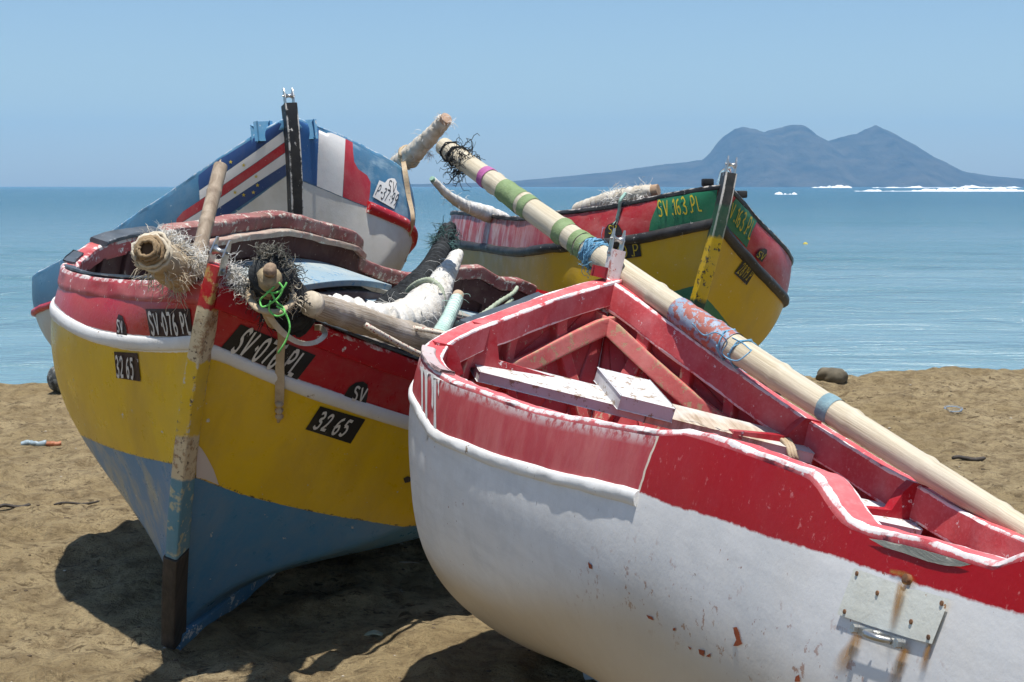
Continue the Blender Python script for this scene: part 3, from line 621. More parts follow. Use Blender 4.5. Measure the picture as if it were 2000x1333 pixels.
p = Yb.patch('number_plate', [(224,687),(270,690),(276,745),(229,738)], M_PLATEB); Yb.lettering('32 65', [(228,697),(264,700),(266,737),(231,734)], M_LETW, parent=p, seed=8, w=.33)
Yb.patch('drain_plug', [(787,934),(795,930),(803,932),(800,941),(790,943)], M_DKWOOD)

# ------------------------------------------------------------------ boat 2: white with red rim, nearest
Wb = Boat('W', 'fishing_boat', 'nearest boat, white hull with worn red rim and open red ribbed inside',
          raise_m=([0,.54,.555,.58,.69,.697,.711,.723,.742,.772,.804,.816,.83],[0,-.006,-.004,.009,.0,-.008,-.036,-.052,-.052,-.042,-.041,-.015,0]))
wl = [(Wb.tt*0+.14, Wb.line(-1, [(819,786),(835,825),(860,846),(930,874),(1020,903),(1140,934),(1252,960),(1300,986),(1400,1014),(1500,1050),(1630,1086),(1672,1102),(1760,1130),(1856,1160),(1995,1196)])),
      (Wb.tt*0+.5, Wb.line(-1, [(870,1130),(960,1180),(1100,1190),(1250,1200),(1330,1260),(1440,1325),(1470,1332)]))]
tdiv = float(np.mean([Wb.tg(1274, 860, -1)[0], Wb.tg(1256, 958, -1)[0]]))*Wb.L
def wbuild(g, a, b, c, gg, gx, gs):
    old = g.mix(g.ramp(g.noise(1, 5, .7, vec=g.stretch(None, (9, 9, 3))), .38, .68), (.42, .045, .055), (.50, .13, .125)); old = g.mix(g.ramp(g.noise(1, 5, .6, vec=g.stretch(None, (10, 10, 1.5))), .62, .72, 0, .5), old, (.5, .1, .2))
    old = g.mix(g.ma('MULTIPLY', g.ramp(gg, .0, .03, 1, 0), g.ramp(g.noise(40, 5, .7), .4, .55)), old, (.75, .68, .66))
    new = g.mix(g.ramp(g.noise(60, 4, .7), .62, .7), (.37, .002, .007), (.5, .12, .12))
    div = cutm(g, g.ma('SUBTRACT', gx, tdiv), .006, 30)
    red = g.mix(div, old, new); red = g.mix(g.ramp(g.ma('ABSOLUTE', g.ma('ADD', g.ma('SUBTRACT', gx, tdiv), g.ma('MULTIPLY', g.ma('SUBTRACT', g.noise(40, 4), .5), .012))), .003, .006, 1, 0), red, (.7, .62, .5))
    wh = g.mix(g.ramp(g.noise(6, 6, .65), .4, .65), (.71, .71, .70), (.79, .78, .76)); wh = g.mix(g.ma('MULTIPLY', g.ma('SUBTRACT', 1.0, div), g.ramp(g.noise(14, 6, .7), .45, .6)), wh, (.78, .78, .77))
    rough_ = g.ramp(gx, tdiv-.1, tdiv+.05)
    sp1 = g.ma('MULTIPLY', g.ramp(g.noise(55, 4, .6), .69, .71), g.ramp(g.noise(3.2, 2), .5, .6)); wh = g.mix(sp1, wh, (.26, .07, .03))
    sp2 = g.ramp(g.noise(1, 4, .6, vec=g.stretch(None, (80, 80, 26))), .735, .75); wh = g.mix(sp2, wh, (.2, .16, .15))
    br = g.noise(1, 6, .7, vec=g.stretch(None, (3, 22, 34))); wh = g.mix(g.ramp(br, .45, .68, 0, .2), wh, (.42, .43, .44)); wh = g.mix(g.ramp(g.noise(3, 5, .6), .55, .75, 0, .3), wh, (.5, .46, .38))
    chn = g.ma('MULTIPLY', g.ma('MULTIPLY', g.ramp(b, -.2, -.03), g.ramp(b, -.01, .06, 1, 0)), g.ramp(gx, tdiv-.4, tdiv)); wh = g.mix(g.ma('MULTIPLY', chn, g.ramp(g.noise(34, 6, .7), .605, .625)), wh, (.30, .09, .04))
    wh = g.mix(g.ramp(g.ma('ADD', g.noise(60, 5, .7), g.ma('MULTIPLY', chn, .03)), .70, .72), wh, (.24, .17, .13))
    sand_bounce = g.ma('MULTIPLY', g.ramp(b, -.13, .05, smooth=True), .9); wh = g.mix(sand_bounce, wh, (.56, .46, .32))  # beige light bounced up from the sand, painted into the lower hull colour
    return g.mix(cutm(g, a, .006, 40, big=.004), red, wh)
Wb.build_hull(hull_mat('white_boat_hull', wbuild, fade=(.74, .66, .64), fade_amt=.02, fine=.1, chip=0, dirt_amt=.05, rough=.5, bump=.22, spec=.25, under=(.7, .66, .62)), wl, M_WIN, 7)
Wb.keel(M_WHITE, .03)
Wb.rail('rubbing_strake', M_WHITE, -1, .02, Wb.tg(1250, 962, -1)[0], [(p[0], p[1], 0) for p in arc_prof(.032, .010)], wl[0][1]+.014, 160, jit=.005)
M_RIM = paint('rim_bleached_red', (.56, .08, .088), fade=(.72, .34, .34), fade_amt=.55, under=(.82, .78, .76), chip=.006, edge=.46, rough=.6, fine=.5)
Wb.rail('gunwale', M_RIM, -1, .0, 1, rectprof(-.066, -.003, -.075, .014, .007, .014), None, 300)
Wb.rail('gunwale', M_RIM, 1, .0, 1, rectprof(-.066, -.003, -.088, .014, .007, .014), None, 200)
Wb.rail('rim_strip', paint('worn_rim_strip', (.5, .43, .42), fade=(.46, .2, .2), fade_amt=.6, under=(.3, .22, .18), chip=.01), -1, .165, .238, rectprof(-.040, .001, .0155, .022, .004, .008), None, 40)
Wb.rail('rim_board', M_SLATE, -1, .045, .105, rectprof(-.02, .030, -.004, .012, .004, .01), None, 40)
M_RIB = paint('rib_red_paint', (.48, .06, .065), fade=(.6, .22, .2), fade_amt=.6, under=(.5, .36, .26), chip=.012, edge=.35, rough=.6)
for k in range(27):
    for sd in (1, -1): Wb.rib(.035+k*.0345, sd, .05, .97, M_RIB, .021 if k % 3 else .026, .034)
def stringer(b, side, t0, t1, g0, g1, mat, w=.03, d=.024, thick=.064, name='stringer'):
    t = np.linspace(t0, t1, 70); P, N = b.at_g(t, np.linspace(g0, g1, 70), side, -thick); T = norm(np.gradient(P, axis=0)); U = np.cross(N, T); U *= np.sign((U @ np.array([0, 0, 1.])).mean())
    V, Fc, e = sweep(P, -N, U, rectprof(-.004, d, -w, w, .004, .01)); return mesh(name, V, Fc, mat, b.root, smooth='auto', attrs={'edge': ('FLOAT', e)})
M_STR = paint('stringer_red_paint', (.52, .12, .11), fade=(.64, .32, .28), fade_amt=.7, under=(.42, .3, .18), chip=.02, edge=.4, rough=.6)
stringer(Wb, 1, .022, .95, .165, .17, M_STR); stringer(Wb, -1, .022, .95, .21, .19, M_STR)
# floor
for k in range(6):
    t = np.linspace(.16, .95, 30); P = Wb.cen(t)+np.array([0, 0, .20]); P[:, 1] += (k-2.5)*.115; V, Fc, e = sweep(Wb.W(P), Wb.dirw(np.tile([0, 1., 0], (30, 1))), Wb.dirw(np.tile([0, 0, 1.], (30, 1))), rectprof(-.055, .055, 0, .02)); mesh('floor_plank', V, Fc, M_WIN, Wb.root, smooth='auto', attrs={'edge': ('FLOAT', e)})
# thwarts, their knees and the mast partner
M_THW = paint('chalky_white_paint', (.58, .59, .61), fade=(.44, .41, .36), fade_amt=.6, under=(.32, .25, .18), chip=.018, edge=.3, rough=.7, dirt_amt=.3)
M_WEATH = wood('weathered_plank', (.58, .5, .4), (.30, .22, .15), (2, 16, 2), grey=(.62, .6, .57))
def thwart(b, t, dz, wd, th, mat, f0=0.0, f1=1.0, name='thwart', ins=.055, tl=0.0, zl=0.0, parent=None):
    A = b.sheer(np.array([t]), 1)[0]+[0, -ins, dz]; C = b.sheer(np.array([t+tl]), -1, False)[0]+[0, ins, dz+zl]; A, C = A+(C-A)*f0, A+(C-A)*f1; A, C = b.W(A), b.W(C)
    V, Fc = box((A+C)/2, (A-C)/2, b.dirw([wd*.98, 0, -wd*.2]), b.dirw([th*.2, 0, th*.98]), .003); return mesh(name, V, Fc, mat, parent or b.root, smooth=False)
THX = (.172, -.075)
TL = dict(tl=-.066, zl=-.045)
thwart(Wb, THX[0], THX[1], .085, .016, M_WEATH, .0, .50, **TL); th1 = thwart(Wb, THX[0], THX[1], .085, .016, M_THW, .503, 1.0, **TL)
thwart(Wb, THX[0], THX[1]+.038, .13, .022, M_THW, .44, .60, 'mast_partner', **TL)
thwart(Wb, .272, -.10, .085, .016, M_THW, .0, 1.0, tl=-.06, zl=-.04)
thwart(Wb, .5, -.115, .07, .017, M_THW, .0, 1.0); thwart(Wb, .7, -.115, .07, .017, M_THW, .0, 1.0)
def knee(b, t, side, ln, mat, name='knee', hgt=.115, drop=.115, th=.022, top=.02):
    S = b.sheer(np.array([t]), side)[0]; X = b.dirw([0, -side, 0]); Yv = b.dirw([0, 0, 1.]); Z = b.dirw([1., 0, 0])
    pol = [(.02, top), (.075, top), (.10, -.01), (.125, -drop+.045), (ln, -drop+.028), (ln, -drop+.008), (.03, -drop+.008), (.03, -.06)]
    V, Fc = prism(pol, b.W(S), X, Yv, Z, th*2); return mesh(name, V, Fc, mat, b.root, smooth=False)
M_KNEE = paint('knee_red_paint', (.38, .012, .022), fade=(.56, .25, .25), fade_amt=.5, under=(.78, .7, .68), chip=.008, edge=0, rough=.4)
knee(Wb, THX[0], 1, .30, M_KNEE, drop=.09); knee(Wb, .272, 1, .30, M_KNEE); knee(Wb, THX[0]-.066, -1, .32, M_KNEE, drop=.125); knee(Wb, .15, -1, .10, M_KNEE, drop=.10)
# stem head with roller and a side block
M_WSTEM = paint('chipped_white_stem', (.72, .71, .68), fade=(.6, .35, .3), fade_amt=.4, under=(.5, .2, .16), chip=.02, edge=.3)
Wb.stem('stem_post', M_WSTEM, .11, .021, .03, -.045, None, 1.0)
bow_roller(Wb, Wb.W(np.array([-.012, 0, .115])), Wb.dirw([-.1, 0, 1.]), Wb.dirw([-1., 0, 0]), Wb.dirw([0, 1., 0]), .66)
c0 = Wb.W(np.array([.05, -.058, .024])); V, Fc = box(c0, Wb.dirw([.026, -.012, 0]), Wb.dirw([.008, .02, 0]), Wb.dirw([0, 0, .013]), .006); mesh('bow_cleat', V, Fc, paint('cleat_red', RED, fade=(.05, .06, .07), fade_amt=.9), Wb.root, smooth='auto')
# patch plate with screws, pad eye and rust
M_PL = paint('white_patch_sheet', (.72, .73, .66), fade=(.55, .53, .42), fade_amt=.6, under=(.4, .2, .08), chip=.004, rough=.35)
pp = Wb.patch('patch_plate', [(1674,1111),(1720,1128),(1756,1141),(1772,1151),(1800,1154),(1860,1172),(1843,1216),(1826,1259),(1780,1247),(1700,1222),(1641,1201),(1656,1158)], M_PL, .005)
for (x, y) in ((1680,1122),(1720,1160),(1846,1180),(1656,1196),(1786,1216),(1820,1246)):
    c0, n = Wb.hit(x, y, .005); V, Fc = cyl(c0-n*.002, c0+n*.0018, .0036, n=10); mesh('screw', V, Fc, RUSTED, pp, smooth='auto')
c0, n = Wb.hit(1776, 1133, .0); V, Fc = cyl(c0-n*.002, c0+n*.008, .0075, n=12); mesh('rusty_bolt', V, Fc, RUSTED, Wb.root, smooth='auto')
pe = Wb.patch('eye_plate', [(1677,1218),(1783,1252),(1778,1271),(1674,1236)], STEEL, .011)
for (x, y) in ((1686,1231),(1771,1260)):
    c0, n = Wb.hit(x, y, .011); V, Fc = cyl(c0, c0+n*.008, .007, n=6); mesh('bolt', V, Fc, STEEL, pe, smooth=False)
a0, n = Wb.hit(1715, 1238, .010); a1, _ = Wb.hit(1752, 1254, .010); V, Fc = tube(curve([a0, a0+n*.014+(a1-a0)*.12, (a0+a1)/2+n*.022, a1+n*.014-(a1-a0)*.12, a1], 20), .005, 10); mesh('eye_ring', V, Fc, STEEL, pe)
g = NG('rust_stain'); n_ = g.noise(1, 6, .7, vec=g.stretch(None, (40, 40, 8))); e = g.attr('fade')
RUST = g.done(g.mix(g.ramp(n_, .35, .65), (.46, .24, .05), (.30, .13, .025)), .8, alpha=g.ma('MULTIPLY', g.ramp(n_, .22, .5), e))
def stain(b, pts, w0, w1, off=.004, parent=None):
    """a run of rust: strip down the hull that thins out"""
    C = curve(np.c_[np.array(pts, float), np.zeros(len(pts))], 16)[:, :2]; T = norm(np.gradient(C, axis=0)); Nn = np.stack([-T[:, 1], T[:, 0]], -1); V, A = [], []
    for i, (p, m) in enumerate(zip(C, Nn)):
        u = i/15; w = w0+(w1-w0)*u
        for k in range(5): V.append(b.hit(*(p+m*w*(k-2)/4), off)[0]); A.append((1-abs(k-2)/2)**.6*min(1, 5*u+.6)*(1-u**2)*.95)
    mesh('rust_run', V, grid_faces(16, 5), RUST, parent or b.root, attrs={'fade': ('FLOAT', A)})
stain(Wb, [(1680,1240),(1668,1266),(1652,1290),(1645,1320)], 24, 46); stain(Wb, [(1774,1268),(1762,1295),(1752,1325),(1745,1345)], 22, 34); stain(Wb, [(1820,1258),(1812,1285),(1804,1315)], 12, 22)
stain(Wb, [(1774,1140),(1766,1175),(1757,1215),(1752,1240)], 24, 20, .010); stain(Wb, [(1740,1116),(1776,1128),(1790,1150)], 10, 24, .002)
M_WORN = wood('worn_rim_wood', (.30, .30, .26), (.13, .14, .12), (3, 14, 14))
Wb.patch('worn_patch', [(1700,1053),(1740,1058),(1800,1073),(1860,1090),(1900,1104),(1880,1108),(1850,1106),(1815,1098),(1770,1082),(1730,1070)], M_WORN, .003)
for k, (x0, y0, y1, ww) in enumerate(((826,716,830,2.4),(834,722,862,3.2),(846,730,800,2.0),(851,732,866,3.6),(858,736,775,1.6))):
    Wb.patch('paint_drip', [(x0-ww*1.6, y0), (x0+ww*1.8, y0+2), (x0+ww*.8, y0+14), (x0+ww*.6, (y0+y1)/2), (x0+ww*.9, y1-8), (x0, y1), (x0-ww*.8, y1-9), (x0-ww*.5, (y0+y1)/2), (x0-ww*.9, y0+12)], M_WHITE, .0025)
M_FLAKE = plain('flaked_orange_primer', (.36, .075, .02), .8, scale=60)
for pl in ([(1434,1226),(1441,1225),(1446,1236),(1448,1250),(1452,1258),(1443,1262),(1434,1262),(1440,1250),(1436,1238)], [(1264,1201),(1275,1205),(1278,1212),(1268,1208)], [(1366,1268),(1378,1271),(1376,1282),(1368,1278)], [(1316,1228),(1321,1226),(1321,1232),(1316,1232)], [(1556,1322),(1563,1318),(1565,1332),(1554,1332)], [(1380,1282),(1390,1276),(1388,1284)], [(1345,1262),(1352,1266),(1350,1270)], [(1150,1098),(1157,1104),(1158,1112),(1152,1110)]):
    Wb.patch('paint_flake', pl, M_FLAKE, .002)

# ------------------------------------------------------------------ boat 3: blue and white with flags, behind
Bb = Boat('B', 'fishing_boat', 'blue and white boat with flags painted on its high black-stemmed bow')
bl = [(Bb.line(1, [(558,345),(500,388),(430,437),(350,490),(125,588),(80,602)]), Bb.line(-1, [(582,352),(620,366),(668,386),(715,405),(760,425),(800,446)]))]
LBL = (.045, .155, .27)
def bbuild(g, a, b, c, gg, gx, gs):
    blu = g.mix(g.ma('MULTIPLY', g.ramp(gs, -.5, .5, 1, .15), g.ramp(g.noise(1, 5, .7, vec=g.stretch(None, (3, 3, 8))), .5, .7, 0, .65)), LBL, (.3, .42, .5)); wh = g.mix(g.ramp(g.noise(5, 6, .65), .45, .7, 0, .6), (.66, .64, .58), (.5, .47, .38))
    wh = g.mix(g.ramp(gx, 2.6, 4.2, 0, .8), wh, (.33, .34, .30))
    return g.mix(cutm(g, a, .004), blu, wh)
Bb.build_hull(hull_mat('blue_boat_hull', bbuild, fade=(.6, .62, .6), fade_amt=.1, chip=.001, rough=.35, dirt_amt=.1), bl, paint('blue_inside', LBL, fade=(.3, .4, .45)), 0)
M_BLUERIM = paint('bright_blue_rim', (.10, .30, .50), fade=(.3, .45, .55), fade_amt=.5, under=(.6, .65, .68), chip=.006, edge=.4)
for sd in (1, -1): Bb.rail('gunwale', M_BLUERIM, sd, .0, 1, rectprof(-.045, .004, -.05, .012, .008, .016, False), None, 140)
Bb.keel(M_WHITE)
Bb.rail('rubbing_strake', M_RED, -1, Bb.tg(716, 404, -1)[0], .95, [(p[0], p[1], 0) for p in arc_prof(.075, .03)], bl[0][1]-.01, 120); Bb.rail('rubbing_strake', M_RED, 1, .42, 1, [(p[0], p[1], 0) for p in arc_prof(.05, .03)], bl[0][0], 120)
M_BSTEM = paint('black_stem_paint', (.016, .016, .017), fade=(.06, .06, .06), fade_amt=.3, under=(.62, .6, .56), chip=.006, edge=.42)
Bb.stem('stem_post', M_BSTEM, .075, .036, .055, -.05); bow_roller(Bb, Bb.W(np.array([-.012, 0, .085])), Bb.dirw([0, 0, 1.]), Bb.dirw([-1., 0, 0]), Bb.dirw([0, 1., 0]), .85)
for sy in (1, -1):
    c0 = Bb.W(np.array([.17, sy*.13, -.045])); V, Fc = box(c0, Bb.dirw([.04, 0, 0]), Bb.dirw([0, .035, 0]), Bb.dirw([0, 0, .035]), .022); mesh('bow_cleat', V, Fc, M_BLUERIM, Bb.root, smooth='auto')
NAVY = paint('navy_paint', (.020, .055, .17), fade=(.06, .11, .22), fade_amt=.3, chip=.001); FRED = paint('flag_red_paint', (.42, .010, .022), chip=.001, fade_amt=.15); FWHT = paint('flag_white_paint', (.70, .69, .66), chip=0, fade_amt=.2); FBLU = paint('flag_blue_paint', (.018, .09, .26), fade=(.08, .18, .35), fade_amt=.35, chip=.001); STAR = paint('star_yellow_paint', (.6, .45, .02), chip=0)
p = Bb.patch('flag_stripe', [(549,238),(553,256),(500,295),(440,337),(390,372),(388,355),(389,343),(420,318),(470,287),(510,262)], NAVY, label='navy upper flag stripe')
Bb.patch('flag_stripe', [(553,257),(557,277),(500,318),(440,359),(391,391),(390,373),(440,338),(500,296)], FWHT); Bb.patch('flag_stripe', [(557,278),(559,297),(500,338),(440,380),(390,413),(344,442),(346,428),(358,414),(376,402),(391,392),(440,360),(500,319)], FRED)
Bb.patch('flag_stripe', [(559,298),(561,319),(500,358),(440,398),(376,442),(346,442),(390,414),(440,381),(500,339)], FWHT); Bb.patch('flag_stripe', [(561,320),(562,341),(500,383),(440,424),(412,443),(376,443),(440,399),(500,359)], NAVY)
for (x, y) in ((452,317),(477,323),(501,345),(504,362),(496,376),(477,381),(460,376)):
    Bb.patch('flag_star', [(x+(4.2 if k % 2 == 0 else 1.7)*math.sin(k*math.pi/5), y-(4.2 if k % 2 == 0 else 1.7)*math.cos(k*math.pi/5)) for k in range(10)], STAR, .006, parent=p)
Bb.patch('flag_panel', [(574,232),(597,237),(622,248),(621,290),(618,363),(598,356),(582,350),(577,290)], FBLU); Bb.patch('flag_panel', [(622,248),(650,261),(674,272),(671,330),(668,385),(640,373),(618,364),(620,300)], FWHT)
Bb.patch('flag_panel', [(674,272),(688,279),(689,300),(691,317),(699,331),(716,343),(723,356),(722,375),(720,392),(714,403),(690,394),(669,385),(671,330)], FRED)
for sx, pts, q4 in ((0, [(739,353),(750,358),(756,351),(763,349),(769,350),(773,357),(773,372),(778,378),(768,409),(726,385)], None),):
    p = Bb.patch('number_plate', pts, FWHT, .007); Bb.lettering('SV', [(756,353),(774,358),(771,378),(753,372)], M_LETK, .009, p, .17); Bb.lettering('P-37=99', [(738,362),(779,383),(770,404),(729,381)], M_LETK, .009, p, .2)
p = Bb.patch('number_plate', [(258,470),(258,458),(265,448),(280,443),(296,443),(308,448),(311,440),(322,436),(330,450),(322,466),(300,475)], FWHT, .007); Bb.lettering('SV', [(262,447),(285,445),(285,462),(262,466)], M_LETK, .009, p, .2); Bb.lettering('P', [(314,444),(326,443),(324,459),(312,460)], M_LETK, .009, p, .2)
for tq in (.3, .5, .7):
    a = Bb.sheer(np.array([tq]), 1)[0]; c = Bb.sheer(np.array([tq]), -1)[0]; z = np.array([0, 0, -.2]); A, Bq = Bb.W(a+z-[0, .05, 0]), Bb.W(c+z+[0, .05, 0]); V, Fc = box((A+Bq)/2, (A-Bq)/2*.98, Bb.dirw([.11, 0, 0]), Bb.dirw([0, 0, .018])); mesh('thwart', V, Fc, M_BLUERIM, Bb.root, smooth='auto')

# ------------------------------------------------------------------ boat 4: yellow with red and green top band
Gb = Boat('G', 'fishing_boat', 'yellow boat with black rails and a red and green top band numbered SV.163.PL')
gl = [(Gb.line(1, [(1396,437),(1330,450),(1250,466),(1180,476),(1100,483),(950,485),(886,476)]), Gb.line(-1, [(1408,445),(1430,470),(1450,495),(1490,538),(1530,580)])),
      (Gb.line(1, [(1352,561),(1330,563),(1305,571),(1270,590),(1240,615)]), Gb.line(-1, [(1368,573),(1385,588),(1400,604),(1430,645),(1458,682)]))]
GRN = (.02, .16, .075)
def gbuild(g, a, b, c, gg, gx, gs):
    red = g.mix(g.ramp(g.noise(1, 5, .7, vec=g.stretch(None, (5, 5, 12))), .42, .7), (.40, .012, .022), (.46, .10, .10)); red = g.mix(g.ma('MULTIPLY', g.ramp(gx, 1.2, 2.6), g.ramp(g.noise(1, 6, .7, vec=g.stretch(None, (14, 14, 3))), .45, .62)), red, (.6, .45, .44))
    red = g.mix(g.ma('MULTIPLY', g.ramp(gg, .0, .03, 1, 0), g.ramp(g.noise(30, 5, .7), .48, .6)), red, (.72, .66, .62))
    yel = g.mix(g.ramp(g.noise(1, 5, .65, vec=g.stretch(None, (4, 4, 2))), .5, .75, 0, .7), (.58, .36, .012), (.42, .28, .05))
    k = g.mix(cutm(g, a, .004), red, yel); return g.mix(cutm(g, b, .006), k, GRN)
Gb.build_hull(hull_mat('green_band_boat_hull', gbuild, fade=(.6, .5, .35), fade_amt=.12, chip=.001, rough=.36, dirt_amt=.14), gl, paint('pink_inside', (.42, .16, .13), fade=(.5, .3, .26), fade_amt=.6), 0)
M_G = paint('green_paint', GRN, fade=(.06, .2, .11), fade_amt=.4, chip=.002)
for sd in (1, -1):
    Gb.rail('gunwale', M_BLACK, sd, .0, 1, rectprof(-.05, .010, -.02, .012, .007, .014, False), None, 140)
    Gb.rail('rubbing_strake', M_BLACK, sd, .012, 1, [(p[0], p[1], 0) for p in arc_prof(.062, .03)], gl[0][0 if sd > 0 else 1], 140)
Gb.keel(M_G)
g = NG('green_boat_stem'); ox, oy, oz = g.sep(g.obj()); zz = g.ma('ADD', g.ma('ADD', oz, Gb.q['zf']), g.ma('MULTIPLY', g.ma('SUBTRACT', g.noise(30, 5), .5), .05)); e = g.attr('edge')
kk = g.mix(g.ramp(g.noise(24, 6, .7), .56, .6), YEL, (.03, .028, .02)); up_ = g.mix(g.ramp(g.ma('ADD', g.ma('MULTIPLY', g.noise(26, 6, .7), .9), g.ma('MULTIPLY', e, .5)), .8, .86), (.025, .03, .028), (.66, .62, .55)); up_ = g.mix(g.ramp(zz, -.12, -.1), g.mix(.5, up_, GRN), up_)
kk = g.mix(g.ramp(zz, -.30, -.28), kk, up_); kk = g.mix(g.ramp(zz, -.66, -.64), (.012, .06, .035), kk)
Gb.stem('stem_post', finish(g, kk, fade_amt=.1, chip=.003), .075, .034, .055, -.05); bow_roller(Gb, Gb.W(np.array([-.012, 0, .085])), Gb.dirw([0, 0, 1.]), Gb.dirw([-1., 0, 0]), Gb.dirw([0, 1., 0]), .85)
Gb.patch('bow_band', [(1403,366),(1360,373),(1320,381),(1285,388),(1284,402),(1277,418),(1271,434),(1268,452),(1300,447),(1340,440),(1392,429),(1398,400)], M_G); Gb.patch('bow_band', [(1437,388),(1456,408),(1475,425),(1478,432),(1468,452),(1458,484),(1440,464),(1412,436),(1420,410)], M_G)
Gb.lettering('SV.163.PL', [(1284,396),(1370,383),(1376,412),(1288,424)], M_LETY, .013, None, .22, seed=11); Gb.lettering('SV.163.PL', [(1421,388),(1474,436),(1462,470),(1414,414)], M_LETY, .013, None, .22, seed=12)
p = Gb.patch('port_badge', [(1182,466),(1183,450),(1189,440),(1199,436),(1210,440),(1216,450),(1218,460)], M_PLATE, .008); Gb.lettering('SV', [(1189,442),(1207,441),(1208,456),(1190,458)], M_LETY, .010, p, .2)
p = Gb.patch('number_plate', [(1172,485),(1212,479),(1250,473),(1254,501),(1214,507),(1175,512)], M_PLATE, .006); Gb.lettering('2819.P', [(1175,488),(1249,476),(1252,499),(1178,509)], M_LETY, .008, p, .2, seed=13)
p = Gb.patch('port_badge', [(1473,500),(1477,492),(1483,487),(1490,485),(1495,488),(1494,498),(1485,512)], M_PLATE, .012); Gb.lettering('SV', [(1478,490),(1494,496),(1487,508),(1473,500)], M_LETY, .014, p, .2)
p = Gb.patch('number_plate', [(1451,508),(1476,526),(1457,557),(1433,534)], M_PLATE, .006); Gb.lettering('2819.P', [(1452,512),(1474,528),(1459,550),(1437,531)], M_LETY, .008, p, .2, seed=14)
for tq in (.3, .5, .7):
    a = Gb.sheer(np.array([tq]), 1)[0]; c = Gb.sheer(np.array([tq]), -1)[0]; z = np.array([0, 0, -.2]); A, Bq = Gb.W(a+z-[0, .05, 0]), Gb.W(c+z+[0, .05, 0]); V, Fc = box((A+Bq)/2, (A-Bq)/2*.98, Gb.dirw([.11, 0, 0]), Gb.dirw([0, 0, .018])); mesh('thwart', V, Fc, M_WHITE, Gb.root, smooth='auto')
Gb.rail('inner_rail', wood('inner_rail_wood', (.3, .2, .14), (.15, .09, .06)), -1, .3, 1, rectprof(-.09, -.055, -.02, .02), None, 60)

# ------------------------------------------------------------------ things lying in and on the boats
def cloth(name, col, dark, pitch=18, rough=.9):
    g = NG(name); n = g.noise(14, 6, .65); n2 = g.noise(140, 3, .6); c = g.mix(g.ramp(n, .35, .68), dark, col); return g.done(c, rough, g.bump(g.ma('ADD', n, g.ma('MULTIPLY', n2, .4)), .006, .8), spec=.15)
M_CANVAS = cloth('dirty_canvas', (.66, .62, .54), (.42, .36, .27)); M_BEIGE = cloth('beige_strap_cloth', (.52, .42, .29), (.36, .27, .17)); M_WCLOTH = cloth('white_sailcloth', (.76, .75, .72), (.55, .51, .44))
M_TAR = cloth('tarred_cloth', (.05, .055, .058), (.015, .016, .018)); M_FRAY = cloth('frayed_rope_fibre', (.68, .62, .5), (.45, .37, .26)); M_WFRAY = cloth('white_fibre', (.8, .8, .78), (.6, .58, .52))
M_DFRAY = cloth('dark_fibre', (.06, .065, .065), (.02, .02, .02)); M_MINT = cloth('mint_cord', (.38, .58, .5), (.26, .42, .36)); M_GREEN = cloth('bright_green_cord', (.2, .62, .16), (.12, .42, .1)); M_ROPEG = cloth('pale_green_rope', (.42, .47, .36), (.28, .31, .22))
M_BCORD = cloth('blue_net_cord', (.22, .45, .6), (.12, .28, .42)); M_PINK = cloth('pink_tape', (.42, .18, .33), (.35, .08, .25)); M_GTAPE = cloth('green_tape', (.24, .32, .17), (.17, .24, .11))
g = NG('driftwood_grey'); sa = g.attr('sa', 'Vector'); n1 = g.noise(1, 7, .7, vec=g.stretch(None, (4, 160, 160), sa)); n2 = g.noise(7, 4, .6)
M_SPAR = g.done(g.mix(g.ramp(n2, .42, .62), g.mix(g.ramp(n1, .35, .65), (.2, .15, .1), (.46, .40, .32)), g.mix(g.ramp(n1, .35, .65), (.34, .28, .22), (.55, .5, .44))), .8, g.bump(n1, .006, .6)); M_ENDW = plain('cut_wood_end', (.62, .54, .42), .8, scale=60)
g = NG('bamboo'); sa = g.attr('sa', 'Vector'); n1 = g.noise(1, 6, .65, vec=g.stretch(None, (2.5, 90, 90), sa)); n2 = g.noise(1, 5, .7, vec=g.stretch(None, (12, 300, 300), sa)); n6 = g.noise(1, 3, .5, vec=g.stretch(None, (3.2, 12, 12), sa))
M_BAMB = g.done(g.mix(g.ramp(n2, .55, .75, 0, .5), g.mix(g.ramp(n6, .35, .65, 0, .7), g.mix(g.ramp(n1, .35, .65), (.40, .33, .21), (.66, .59, .44)), (.50, .46, .37)), (.26, .2, .13)), .5, g.bump(g.ma('ADD', n1, n2), .003, .5), spec=.4)
M_BGREY = wood('grey_bamboo', (.42, .34, .25), (.22, .16, .11), (10, 10, 1), rough=.65)
def spiral(pitch, amp, n=1, seed=0, rough=.05):
    def f(s, a):
        ph = (s/pitch+a/(2*np.pi)*n) % 1.0; return 1+amp*(ph**.7-.5)+rough*(vnoise(s*60+0*a, np.cos(a)*3+np.sin(a)*2+0*s+seed*7, seed)-.5)*2
    return f
def sa_attr(P, n, m=None):
    s_ = np.r_[0, np.cumsum(np.linalg.norm(np.diff(P, axis=0), axis=1))]; a_ = np.linspace(0, 2*np.pi, n, endpoint=False); return np.stack([np.repeat(s_, n), np.tile(np.cos(a_)*.05, len(P)), np.tile(np.sin(a_)*.05, len(P))], -1)
def strand(k=3, pitch=.03, amp=.16): return lambda s, a: 1+amp*np.cos(k*(a-2*np.pi*s/pitch))
